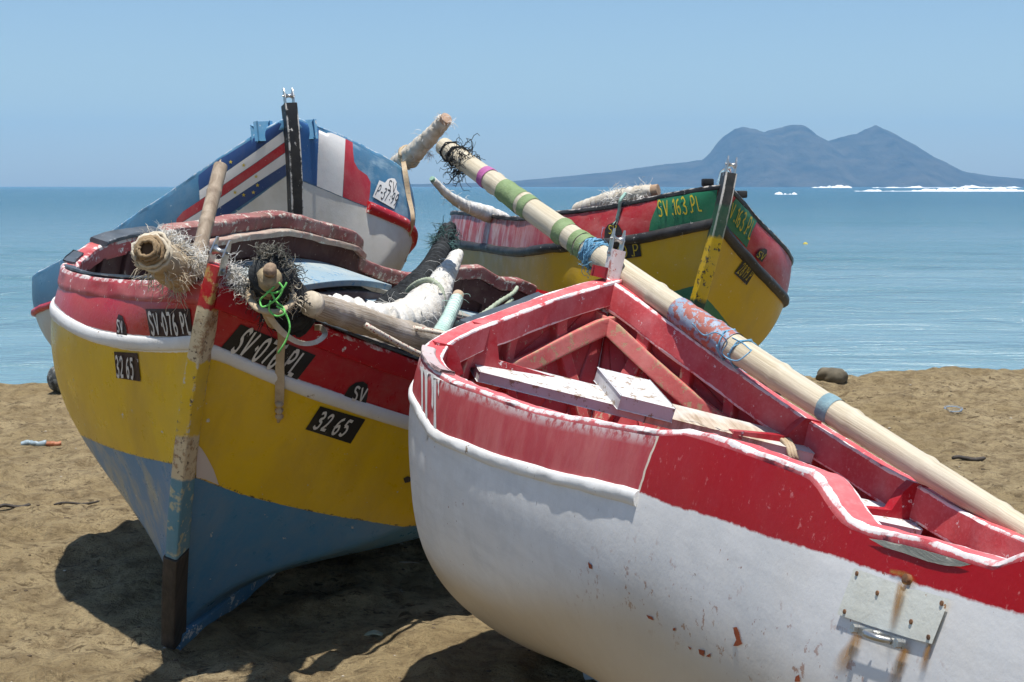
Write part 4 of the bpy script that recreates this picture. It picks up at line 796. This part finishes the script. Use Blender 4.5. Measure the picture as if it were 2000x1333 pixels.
def wrapped(name, label, cat, pts, r, coat, pitch, amp, core=None, core_r=.02, core_ext=0.0, fray=None, seed=1, n=110, group=None, rough=.07, coat_name='wrapping'):
    """a spar wound round with cloth: core pole, spiral wrapping, loose threads"""
    P = curve(pts, n); R = np.interp(np.linspace(0, 1, n), np.linspace(0, 1, len(r)), r) if not np.isscalar(r) else np.full(n, r)
    t = thing(name, label, cat, P[n//2], group=group)
    V, Fc = tube(P, R, 22, True, spiral(pitch, amp, seed=seed, rough=rough)); mesh(coat_name, V, Fc, coat, t)
    if core is not None:
        d = norm(P[0]-P[3]); V, Fc = cyl(P[4], P[0]+d*core_ext, core_r, core_r*.94, 14); mesh('pole', V, Fc, core, t, smooth='auto')
    if fray:
        m_, cnt, ln, th, a, b = fray; k0, k1 = int(a*(n-1)), max(int(b*(n-1)), int(a*(n-1))+1); T, N, B = frames(P); sp_ = []; rr = np.random.RandomState(seed)
        for _ in range(60):
            k = rr.randint(k0, k1+1); an = rr.uniform(0, 2*np.pi); d = N[k]*math.cos(an)+B[k]*math.sin(an); sp_.append((P[k]+d*R[k], d))
        V, Fc = fibres(cnt, sp_, ln, th, seed=seed+9); tag(mesh('loose_threads', V, Fc, m_, t), kind='stuff')
    return t
def ring(P, d, r, th, mat, name, parent, n=26, wob=.0, turns=1, seed=3):
    """cord turned round a pole at P with axis d"""
    d = norm(d); a = norm(np.cross(d, [0, 0, 1.])); b = np.cross(d, a); u = np.linspace(0, turns, int(n*turns)+1); rr = np.random.RandomState(seed)
    C = P+(np.cos(2*np.pi*u)[:, None]*a+np.sin(2*np.pi*u)[:, None]*b)*(r*(1+rr.normal(0, wob, len(u))[:, None]))+d*((u/turns-.5)*th*2.1*max(turns-1, 0))[:, None]
    V, Fc = tube(C, th, 6, turns > 1); return mesh(name, V, Fc, mat, parent)

# long bamboo pole leaning over the white boat's bow
b0, b1 = at(866, 286, 6.73), at(2030, 1056, 4.40); D = norm(b1-b0); LB = np.linalg.norm(b1-b0); n = 260; u = np.linspace(0, 1, n); P = b0+(b1-b0)*u[:, None]
nodes = np.array([.05, .125, .19, .27, .36, .455, .555, .66, .765, .865, .955]); Rb = np.interp(u, [0, .25, .6, 1], [.036, .046, .045, .036])*(1+.10*np.exp(-((u[:, None]-nodes[None])/.005)**2).sum(1)-.03*np.exp(-((u[:, None]-nodes[None]-.008)/.004)**2).sum(1))
P[:, 2] -= .03*np.sin(np.pi*u); bamboo = thing('bamboo_pole', 'long pale bamboo pole leaning across the white boat bow with green and blue bands', 'pole', P[n//2])
V, Fc = tube(P, Rb, 20, False); mesh('culm', V, Fc, M_BAMB, bamboo, attrs={'sa': ('FLOAT_VECTOR', sa_attr(P, 20))})
V, Fc = tube(np.array([P[0]+D*.001, P[0]+D*.03]), [.03, .03], 16, True); mesh('hollow_end', V, Fc, plain('bamboo_end', (.5, .4, .27), .8), bamboo)
def band(pole, P, u0, u1, mat, name, th=.0025):
    k = np.linspace(u0, u1, max(4, int((u1-u0)*400))); C = np.stack([np.interp(k, u, P[:, i]) for i in range(3)], -1); V, Fc = tube(C, np.interp(k, u, Rb)+th, 20, False, spiral(.05, .03, seed=3)); mesh(name, V, Fc, mat, pole)
def upx(px): k = proj(P)[:, 0]; return float(np.interp(px, k, u))
for (a, c, m_, nm) in ((948, 958, M_PINK, 'tape_band'), (985, 1022, M_GTAPE, 'tape_band'), (1028, 1040, M_GTAPE, 'tape_band'), (1098, 1112, M_GTAPE, 'tape_band'), (1128, 1138, M_GTAPE, 'tape_band'), (1140, 1150, M_GTAPE, 'tape_band')): band(bamboo, P, upx(a), upx(c), m_, nm)
M_PEEL = paint('peeling_blue_red_paint', (.20, .28, .38), fade=(.38, .44, .52), fade_amt=.8, under=(.36, .13, .10), chip=.035, dirt=(.45, .35, .3), dirt_amt=.4)
band(bamboo, P, upx(1325), upx(1432), M_PEEL, 'painted_band'); band(bamboo, P, upx(1612), upx(1632), cloth('faded_blue_tape', (.28, .40, .42), (.16, .26, .3)), 'tape_band')
for px, m_, tn in ((880, M_TAR, 2), (893, M_TAR, 3), (1158, M_BCORD, 6), (1166, M_BCORD, 5), (1424, M_BCORD, 2), (1452, M_BCORD, 2)):
    k = upx(px); C = np.array([np.interp(k, u, P[:, i]) for i in range(3)]); ring(C, D+norm(np.random.RandomState(int(px)).normal(0, 1, 3))*.25, np.interp(k, u, Rb)+.004, .003, m_, 'lashing', bamboo, turns=tn, wob=.05)
C = np.array([np.interp(upx(902), u, P[:, i]) for i in range(3)]); sp_ = [(C+norm(v)*.04, v) for v in np.random.RandomState(2).normal(0, 1, (30, 3))]; V, Fc = fibres(130, sp_, .13, .0022, .7, 5, 1.4); tag(mesh('net_tangle', V, Fc, M_DFRAY, bamboo), kind='stuff')
C = np.array([np.interp(upx(1162), u, P[:, i]) for i in range(3)]); sp_ = [(C+norm(v)*.045, v) for v in np.random.RandomState(3).normal(0, 1, (20, 3))]; V, Fc = fibres(50, sp_, .09, .0016, .8, 6, 1.2); tag(mesh('loose_threads', V, Fc, M_BCORD, bamboo), kind='stuff')
for pts in ([(1352,632),(1375,655),(1400,650),(1420,668),(1410,690),(1440,705),(1462,690),(1468,684)], [(1430,660),(1452,672),(1466,684)]):
    V, Fc = tube(curve([at(x, y, 5.05+.02*math.sin(i*2)) for i, (x, y) in enumerate(pts)], 40), .0022, 5); mesh('cord_end', V, Fc, M_BCORD, bamboo)

# short bamboo standing in the yellow boat
a, c = at(431, 324, 6.25), at(352, 640, 5.85); n = 90; uu = np.linspace(0, 1, n); Pp = a+(c-a)*uu[:, None]; nd = np.array([.17, .36, .52, .7, .88]); Rr = .0262*(1+.10*np.exp(-((uu[:, None]-nd[None])/.012)**2).sum(1))
t = thing('bamboo_stick', 'short grey bamboo stick standing upright in the yellow boat', 'pole', c); V, Fc = tube(Pp, Rr, 18, False); mesh('culm', V, Fc, M_BGREY, t)
V2, F2 = tube(np.array([Pp[0], Pp[0]-(Pp[0]-Pp[4])*.0, Pp[0]+norm(c-a)*.05]), [.0255, .017, .016], 18, False); mesh('hollow_end', V2, F2, plain('bamboo_cut', (.5, .40, .26), .8), t)
V2, F2 = tube(np.array([Pp[0]+norm(c-a)*.03, Pp[0]+norm(c-a)*.04]), [.017, .017], 14, True); mesh('hollow_shade_disc', V2, F2, plain('hollow_shade', (.03, .025, .02), .9), t)  # near-black disc: the shade inside the cut end, given as colour

# bundles at the yellow boat's bow
t = wrapped('wrapped_spar', 'beige cloth wound spar with shaggy end over the yellow bow, left of the stem', 'spar', [at(293, 490, 4.80), at(312, 505, 4.90), at(335, 520, 5.0), at(395, 545, 5.3), at(470, 580, 5.75), at(560, 625, 6.3)], [.040, .064, .070, .064, .06, .05], M_BEIGE, .05, .10, plain('pole_hollow_shade', (.11, .065, .035), .9), .022, .02, (M_FRAY, 380, .075, .0014, .03, .30), 4)  # solid core pole coloured dark to stand for the shaded hollow in its end
T0 = norm(at(293, 490, 4.8)-at(335, 520, 5.0)); 
for k, (rr_, dd) in enumerate(((.024, .030), (.031, .020), (.039, .008), (.047, -.006), (.054, -.02))): ring(at(293, 490, 4.80)+T0*dd, T0, rr_, .0065, cloth('old_brown_wrap', (.34, .25, .15), (.2, .13, .07)) if k < 3 else M_FRAY, 'rope_turn', t, wob=.06, turns=1.02, seed=k)
V, Fc = fibres(900, [(at(x, y, 5.02), np.array([.3, -.4, .5])) for x, y in ((310,458),(325,460),(340,468),(350,480),(362,488),(370,500),(385,515),(392,505),(430,520),(445,525),(455,530),(465,545),(470,555),(350,500),(365,515))], .085, .0011, 1.2, 31, 1.0); tag(mesh('loose_threads', V, Fc, M_WFRAY, t), kind='stuff')
t = wrapped('tarred_spar', 'black tarred spar with shaggy end and cord lashings over the yellow boat rim', 'spar', [at(527, 535, 4.78), at(532, 550, 4.88), at(548, 580, 5.02), at(590, 632, 5.35), at(640, 660, 5.7), at(740, 700, 6.3)], [.055, .074, .078, .072, .07, .06], M_TAR, .03, .2, None, .02, 0, (M_DFRAY, 260, .06, .0016, .0, .2), 8, 300)
T1 = norm(at(527, 535, 4.78)-at(548, 580, 5.02)); V, Fc = tube(curve([at(527, 572, 4.90), at(526, 556, 4.80), at(527, 540, 4.735)], 12), [.034, .036, .03]*4, 16, True, spiral(.2, .05, rough=.1)); mesh('wood_lobe', V, Fc, plain('pale_old_wood', (.42, .33, .2), .8, scale=45, var=.6, bump=.8), t)
V, Fc = tube(curve([at(527, 540, 4.78), at(528, 526, 4.71)], 8), .019, 14, True, spiral(.2, .05, rough=.12)); mesh('pole', V, Fc, plain('pole_tip', (.38, .27, .18), .85, scale=60, var=.6, bump=.9), t)
V, Fc = fibres(240, [(at(x, y, 4.80), np.array([0, -.3, .7])) for x, y in ((510,500),(525,492),(540,490),(555,500),(505,520),(560,520),(565,545),(498,545))], .055, .0016, .2, 33, .9); tag(mesh('loose_threads', V, Fc, cloth('mixed_fibre', (.32, .3, .25), (.05, .055, .05)), t), kind='stuff')
V, Fc = fibres(90, [(at(x, y, 4.84), np.array([.5, -.4, .1])) for x, y in ((565,560),(575,585),(560,600),(498,560),(492,580))], .06, .0016, .6, 37, .9); tag(mesh('loose_threads', V, Fc, M_FRAY, t), kind='stuff')
def ribbon(pts, w, mat, name, parent=None, th=.003, side=None, n=60):
    C = curve(pts, n); T = norm(np.gradient(C, axis=0)); S = np.tile(np.asarray(side, float), (n, 1)) if side is not None else norm(np.cross(T, [0, -1., 0])); S = norm(S-T*(S*T).sum(1)[:, None]); N = np.cross(T, S)
    wv = w*(1+.12*np.sin(np.linspace(0, 9, n))); prof_ = np.array([(-1, -1), (1, -1), (1, 1), (-1, 1)]); V = C[:, None]+S[:, None]*prof_[None, :, :1]*wv[:, None, None]/2+N[:, None]*prof_[None, :, 1:]*th/2
    return mesh(name, V, grid_faces(n, 4, True)+[(3, 2, 1, 0), tuple((n-1)*4+k for k in range(4))], mat, parent, smooth='auto')
def yhit(x, y, o=.012): return Yb.hit(x, y, o)[0]
st = thing('strap', 'beige webbing strap hanging down the red side of the yellow boat', 'strap', yhit(545, 700))
V, Fc = tube(curve([at(x, y, d) for x, y, d in ((488,565,4.88),(490,588,4.80),(510,606,4.76),(540,610,4.76),(563,598,4.80),(572,575,4.90))], 40), .0075, 8, True, flat=1.6); mesh('loop', V, Fc, M_BEIGE, st)
ribbon([at(518, 606, 4.78), at(530, 630, 4.86), yhit(543, 660, .03), yhit(545, 700), yhit(545, 750), yhit(544, 785)], .026, M_BEIGE, 'hanging_end', st)
V, Fc = tube(curve([yhit(544, 780, .015), yhit(543, 792, .016), yhit(544, 806, .014), yhit(542, 820, .012)], 14), [.008, .014, .012, .006]*3+[.006, .005], 10); mesh('knot', V, Fc, M_BEIGE, st)
ribbon([at(520, 606, 4.79), at(536, 632, 4.86), at(560, 656, 4.92), at(590, 671, 4.98), at(618, 668, 5.03), at(634, 655, 5.07), at(630, 643, 5.12), at(612, 640, 5.2)], .016, M_CANVAS, 'loose_loop', st, .005)
gs = thing('green_twine', 'bright green twine tied in loops on the black tarred spar', 'twine', at(540, 590, 4.75))
r_ = np.random.RandomState(5)
for pts in ([(536,560),(520,575),(508,588),(512,600),(530,592),(545,580),(552,562),(545,552)], [(530,572),(540,590),(552,600),(556,612),(540,618),(526,606),(528,588)], [(540,598),(552,606),(562,622),(566,640),(560,662),(550,680),(543,690)], [(520,570),(540,572),(556,560),(560,552)]):
    V, Fc = tube(curve([at(x, y, 4.735-.02*r_.rand()) for x, y in pts], 40), .0028, 6); mesh('cord_loop', V, Fc, M_GREEN, gs)
# driftwood spar with spotted rope
sp_a, sp_b = at(606, 593, 4.98), at(930, 700, 6.0); n = 80; uu = np.linspace(0, 1, n); Pp = sp_a+(sp_b-sp_a)*uu[:, None]; Rr = np.interp(uu, [0, .06, .3, .33, 1], [.037, .040, .044, .041, .058]); t = thing('driftwood_spar', 'grey barked wooden spar lying across the yellow boat', 'spar', Pp[n//2])
V, Fc = tube(Pp, Rr, 20, False, spiral(.9, .02, rough=.09, seed=5)); mesh('spar', V, Fc, M_SPAR, t, attrs={'sa': ('FLOAT_VECTOR', sa_attr(Pp, 20))})
V, Fc = tube(np.array([Pp[0]-norm(sp_b-sp_a)*.001, Pp[0]+norm(sp_b-sp_a)*.02]), [.038, .038], 20, True); mesh('cut_end', V, Fc, M_ENDW, t); V, Fc = cyl(Pp[0]-norm(sp_b-sp_a)*.003, Pp[0], .003, n=8); mesh('pith', V, Fc, M_TAR, t)
g = NG('spotted_rope'); v_ = g.n('ShaderNodeTexVoronoi', {'Scale': 90.0, 'Vector': g.obj()}).outputs['Distance']; M_SPOT = g.done(g.mix(g.ramp(v_, .25, .3), (.3, .06, .05), (.62, .55, .45)), .8)
t = thing('spotted_rope', 'beige rope with red flecks running along the driftwood spar', 'rope', at(760, 660, 5.3))
V, Fc = tube(curve([at(694, 622, 5.22), at(715, 636, 5.2), at(760, 662, 5.3), at(810, 688, 5.42), at(850, 705, 5.55)], 120), .0095, 12, True, strand(3, .03, .08)); mesh('line', V, Fc, M_SPOT, t)
V, Fc = tube(curve([at(800, 640, 5.5), at(830, 645, 5.48), at(880, 655, 5.5)], 60), .008, 10, True, strand(3, .03, .08)); mesh('line', V, Fc, M_SPOT, t)
# sails wound on poles in the middle of the yellow boat
wrapped('sail_bundle', 'white sail wound round a bent pole inside the yellow boat', 'sail', [at(893, 497, 6.95), at(872, 535, 6.75), at(838, 588, 6.4), at(800, 622, 6.1), at(740, 628, 5.9), at(690, 612, 5.85), at(640, 600, 5.8)], [.024, .038, .052, .066, .068, .06, .045], M_WCLOTH, .042, .30, None, .02, 0, (M_WFRAY, 70, .10, .0012, .1, .9), 12, 420, rough=.10)
wrapped('tarred_bundle', 'black wound pole with frayed top rising beside the white sail bundle', 'spar', [at(876, 446, 7.25), at(868, 470, 7.18), at(850, 515, 7.0), at(815, 560, 6.75), at(770, 600, 6.5), at(700, 650, 6.2)], [.034, .042, .05, .056, .056, .05], M_TAR, .035, .28, None, .02, 0, (cloth('net_fibre', (.1, .2, .19), (.03, .04, .04)), 260, .06, .0018, .0, .14), 15, 360)
t = wrapped('mint_stick', 'wooden stick bound with mint green twine beside the white boat rim', 'stick', [at(892, 584, 5.98), at(880, 612, 5.9), at(868, 636, 5.82), at(852, 668, 5.7)], [.023, .024, .026, .03], cloth('pale_mint_binding', (.56, .68, .62), (.36, .52, .46)), .016, .16, wood('stick_wood', (.5, .38, .26), (.38, .27, .18)), .0215, .03, (M_MINT, 10, .07, .0012, .0, .2), 17, 260, rough=.03)
t = wrapped('sailcloth_roll', 'folded white sailcloth lying along the inside of the yellow boat rim', 'sail', [at(648, 640, 5.62), at(690, 660, 5.6), at(740, 672, 5.65), at(780, 676, 5.75)], [.04, .06, .055, .03], M_CANVAS, .2, .12, None, 0, 0, (M_WFRAY, 30, .08, .0012, .1, .9), 18, 60)
t = wrapped('black_tarpaulin', 'dark ribbed tarpaulin roll inside the yellow boat under the driftwood spar', 'tarpaulin', [at(700, 690, 5.75), at(760, 690, 5.85), at(830, 715, 5.95), at(880, 740, 6.0)], [.06, .085, .085, .05], M_TAR, .02, .10, None, 0, 0, None, 19, 120)
t = thing('green_rope', 'pale green rope looped from the sail bundle to the far rim of the yellow boat', 'rope', at(850, 560, 6.5))
for pts in ([(792,582,6.55),(800,565,6.5),(822,550,6.45),(845,549,6.4),(860,562,6.38),(866,590,6.36),(870,618,6.4),(868,640,6.45)], [(892,632,6.9),(915,628,7.3),(945,612,7.8),(975,590,8.3),(1005,570,8.8),(1010,562,9.0)], [(905,632,7.1),(950,618,7.8),(985,600,8.3),(1000,585,8.7)]):
    V, Fc = tube(curve([at(*q_) for q_ in pts], 90), .0105, 9, True, strand(3, .04, .14)); mesh('rope_run', V, Fc, M_ROPEG, t)

# rope lashing on the white boat's thwart
t = thing('thwart_lashing', 'beige rope tied round the weathered thwart at the right knee of the white boat', 'rope', at(1535, 880, 5.12))
for k in range(3):
    V, Fc = tube(curve([at(1508+k*7, 866-k*2, 5.17), at(1524+k*7, 858, 5.13), at(1537+k*6, 872, 5.09), at(1543+k*6, 893, 5.07), at(1548+k*6, 908, 5.09)], 50), .0062, 8, True, strand(3, .02, .15)); mesh('rope_turn', V, Fc, M_BEIGE, t)

# spar on the blue boat
t = wrapped('wrapped_spar', 'white cloth wound spar sticking out above the blue boat rim', 'spar', [at(868, 236, 10.8), at(845, 262, 10.9), at(818, 290, 11.05), at(785, 318, 11.25), at(735, 362, 11.7), at(660, 430, 12.3)], [.045, .06, .066, .066, .06, .05], M_CANVAS, .16, .14, plain('spar_tip', (.5, .34, .24), .85), .042, .03, (M_WFRAY, 70, .07, .0016, .0, .55), 21, 240, rough=.12)
V, Fc = fibres(110, [(at(862, 232, 10.78), np.array([-.3, -.2, .6])), (at(875, 240, 10.78), np.array([.8, -.2, .1])), (at(838, 300, 10.9), np.array([.2, -.2, -.7]))], .07, .0016, .4, 41); tag(mesh('loose_threads', V, Fc, M_WFRAY, t), kind='stuff')
st = thing('strap', 'long olive strap hanging from the wrapped spar down the blue boat side', 'strap', at(792, 420, 10.9)); T2 = norm(at(868, 236, 10.8)-at(785, 318, 11.25))
ring(at(799, 306, 11.17), T2, .072, .011, M_BEIGE, 'spar_turn', st, turns=2.02, wob=.02); ribbon([at(788, 316, 11.08), at(791, 335, 11.0), Bb.hit(792, 380, .02)[0], Bb.hit(792, 430, .05)[0], at(791, 480, 11.0), at(789, 512, 11.0)], .030, M_BEIGE, 'hanging_end', st, .004)
# spars on the green-banded boat
wrapped('white_bound_spar', 'thin white bound spar rising at the left end of the green-banded boat', 'spar', [at(846, 352, 11.3), at(870, 377, 11.4), at(900, 398, 11.6), at(935, 412, 11.9), at(985, 430, 12.3)], [.022, .034, .044, .058, .05], M_WCLOTH, .06, .10, plain('green_tip', (.3, .5, .4), .8), .02, .02, (M_WFRAY, 30, .06, .002, .0, .4), 23)
t = wrapped('roped_spar', 'rope wound spar with tufted white end lying on the green-banded boat rim', 'spar', [at(1274, 374, 10.05), at(1240, 380, 10.1), at(1215, 388, 10.2), at(1180, 398, 10.5), at(1130, 412, 11.0)], [.042, .055, .058, .055, .05], M_CANVAS, .05, .2, wood('spar_end_wood', (.4, .28, .18), (.25, .16, .1)), .04, .04, (M_WFRAY, 200, .11, .002, .05, .35), 25)
V, Fc = tube(curve([at(1222, 378, 10.05), at(1212, 392, 10.02), at(1209, 412, 10.04), at(1205, 428, 10.05)], 40), .010, 9, True, strand(3, .03, .15)); mesh('rope_tail', V, Fc, M_MINT, t); V, Fc = fibres(14, [(at(1205, 428, 10.05), np.array([0, -.1, -1]))], .05, .003, .3, 43, .4); tag(mesh('loose_threads', V, Fc, M_MINT, t), kind='stuff')
# clear plastic bottle behind the green boat's stem
g = NG('clear_plastic'); M_CLEAR = g.done((.9, .95, .97), .08, None, spec=.5, Transmission_Weight=.92, IOR=1.2)
a, c = at(1408, 372, 9.72), at(1424, 322, 9.72); dd = norm(c-a); t = thing('plastic_bottle', 'clear plastic bottle stuck behind the green boat stem head', 'bottle', a)
V, Fc = tube(np.array([a, a+dd*.01, a+dd*.05, a+dd*.10, a+dd*.125, a+dd*.14, a+dd*.15]), [.03, .038, .037, .038, .022, .014, .014], 18); mesh('body', V, Fc, M_CLEAR, t); V, Fc = cyl(a+dd*.15, a+dd*.165, .016, n=14); mesh('cap', V, Fc, plain('white_cap', (.7, .72, .75), .4), t, smooth='auto')
for (x, y, s_) in ((1382,357,.03),(1448,380,.028)):
    c0 = at(x, y, 9.75 if x < 1400 else 9.68); V, Fc = box(c0, [s_, .01, 0], [-.008, s_*.7, 0], [0, 0, s_*.75], .008); mesh('rim_block', V, Fc, M_BLACK, Gb.root, smooth='auto')

# ------------------------------------------------------------------ beach things
def lump(c, r, seed, squash=(1, 1, .75), n=18):
    a = np.linspace(0, 2*np.pi, n*2, endpoint=False); b = np.linspace(.02, math.pi-.02, n); B_, A_ = np.meshgrid(b, a, indexing='ij'); d = np.stack([np.sin(B_)*np.cos(A_), np.sin(B_)*np.sin(A_), np.cos(B_)], -1)
    k = .72+.5*fbm(d[..., 0]*1.5+seed+5, d[..., 1]*1.5+d[..., 2]*1.2+9, 4, seed); V = np.asarray(c)+d*r*k[..., None]*np.asarray(squash); return V, grid_faces(n, n*2, True, flip=True)
def gz(x, y): return float(beach_z(np.array([x]), np.array([y]))[0])
def ground_at(px, py):
    r = ray(px, py); y = 4.
    while y < 14:
        p_ = np.array([0, 0, H])+r*(y/r[1])
        if p_[2] < gz(p_[0], p_[1]): return p_
        y += .02
    return at(px, py, 12.)
M_ROCK = plain('beach_rock', (.17, .145, .10), .9, scale=14, var=.55, bump=.9)
p_ = at(1625, 727, 11.75); p_[2] = gz(p_[0], p_[1]); V, Fc = lump(p_+[0, 0, .045], .105, 4, (1, .8, .72)); tag(mesh('rock', V, Fc, M_ROCK, loc=p_), 'dark rounded rock on the sand edge in front of the water', 'rock')
p_ = ground_at(116, 764); t = thing('fender', 'dark red and grey mottled fender lying on sand behind the yellow boat', 'fender', p_); c0 = p_+[0, 0, .085]; dd = norm([1, .25, 0]); k = np.linspace(-1, 1, 30)
P2 = c0+dd*(k*.20)[:, None]+dd*.12; R2 = .095*np.clip(1-np.abs(k)**6, .02, 1)**.5; V, Fc = tube(P2[10:], R2[10:], 20); mesh('body', V, Fc, plain('dark_red_rubber', (.12, .05, .045), .7, scale=12, var=.5), t)
V, Fc = tube(P2[:11], R2[:11]+.001, 20); g = NG('mottled_grey'); n_ = g.noise(22, 6, .7); mesh('end_cap', V, Fc, g.done(g.mix(g.ramp(n_, .48, .55), (.04, .045, .045), (.19, .2, .19)), .7, g.bump(n_, .003, .4)), t)
p_ = at(1573, 479, (H-SEA)*F/113); V, Fc = lump(p_+[0, 0, .02], .105, 2, (1, 1, 1), 14); tag(mesh('buoy', V, Fc, plain('buoy_yellow', (.55, .45, .04), .5), loc=p_), 'small yellow mooring buoy floating on the sea', 'buoy')
p_ = ground_at(80, 872); t = thing('plastic_litter', 'twisted blue and orange plastic bag strip on the sand at left', 'litter', p_)
V, Fc = tube(curve([p_+[-.11, 0, .012], p_+[-.06, .01, .018], p_+[-.02, -.005, .012], p_+[.03, .005, .016]], 30), .013, 8, True, spiral(.05, .4, rough=.3)); mesh('blue_film', V, Fc, plain('blue_film', (.3, .38, .42), .4), t); V, Fc = tube(curve([p_+[.03, .005, .014], p_+[.07, 0, .012], p_+[.11, .01, .014]], 20), .012, 8, True, spiral(.05, .4, rough=.3)); mesh('orange_film', V, Fc, plain('orange_film', (.4, .15, .07), .5), t)
p_ = ground_at(1862, 802); V, Fc = tube(p_+np.stack([.05*np.cos(np.linspace(0, 6.28, 30)), .05*np.sin(np.linspace(0, 6.28, 30)), .012+.01*np.sin(np.linspace(0, 6.28, 30))], -1), .006, 8, False); t = tag(mesh('plastic_ring', V, Fc, M_CLEAR, loc=p_), 'crumpled clear plastic lid ring on the sand at right', 'litter')
def stick(px, py, ln, r, ang, mat, lab, name='stick'):
    p_ = ground_at(px, py); d = np.array([math.cos(ang), math.sin(ang), 0]); pts = [p_+d*ln*(k-.5)+np.array([0, 0, r*.8+.006*math.sin(k*7)]) for k in np.linspace(0, 1, 6)]; V, Fc = tube(curve(pts, 20), [r*.5]+[r]*18+[r*.4], 7, True, spiral(.1, .1, rough=.2)); tag(mesh(name, V, Fc, mat, loc=p_), lab, 'stick')
stick(1892, 899, .17, .010, -.1, M_DKWOOD, 'thin dark stick lying on the sand right of the bamboo pole'); stick(28, 992, .14, .008, .3, M_DKWOOD, 'short dark twig on the sand at the left edge'); stick(150, 985, .2, .005, .35, M_DKWOOD, 'thin curved twig on the sand left of the blue hull')
p_ = ground_at(730, 1244); V, Fc = join([tube(curve([p_+[-.03, k*.006, .006], p_+[0, k*.008+.004, .014], p_+[.03, k*.005, .006]], 12), .004, 6) for k in range(-2, 3)]); tag(mesh('rope_scrap', V, Fc, M_ROPEG, loc=p_), 'small scrap of rope on the shaded sand between the boats', 'rope')
stick(815, 1104, .2, .006, .15, M_SPAR, 'pale stick in the shade between the two nearest boats')
# pebbles, shells and wrack scattered over the sand
r_ = np.random.RandomState(8); parts_d, parts_l = [], []
for k in range(1100):
    y = 4.7+7.0*r_.rand()**.9; x = r_.uniform(-.36, .40)*y*1.05; rr_ = r_.uniform(.002, .007)*(1.7 if r_.rand() < .05 else 1); V, Fc = lump([x, y, gz(x, y)+rr_*.25], rr_, k, (1.3, .9, .5), 5); (parts_l if r_.rand() < .22 else parts_d).append((V.reshape(-1, 3), Fc))
V, Fc = join(parts_d); tag(mesh('pebbles', V, Fc, plain('pebble_brown', (.15, .11, .07), .9, scale=30, var=.6)), 'small brown pebbles and clods scattered over the sand', 'pebbles', kind='stuff'); V, Fc = join(parts_l); tag(mesh('shell_bits', V, Fc, plain('shell_pale', (.5, .45, .37), .8)), 'tiny pale shell bits scattered over the sand', 'shells', kind='stuff')
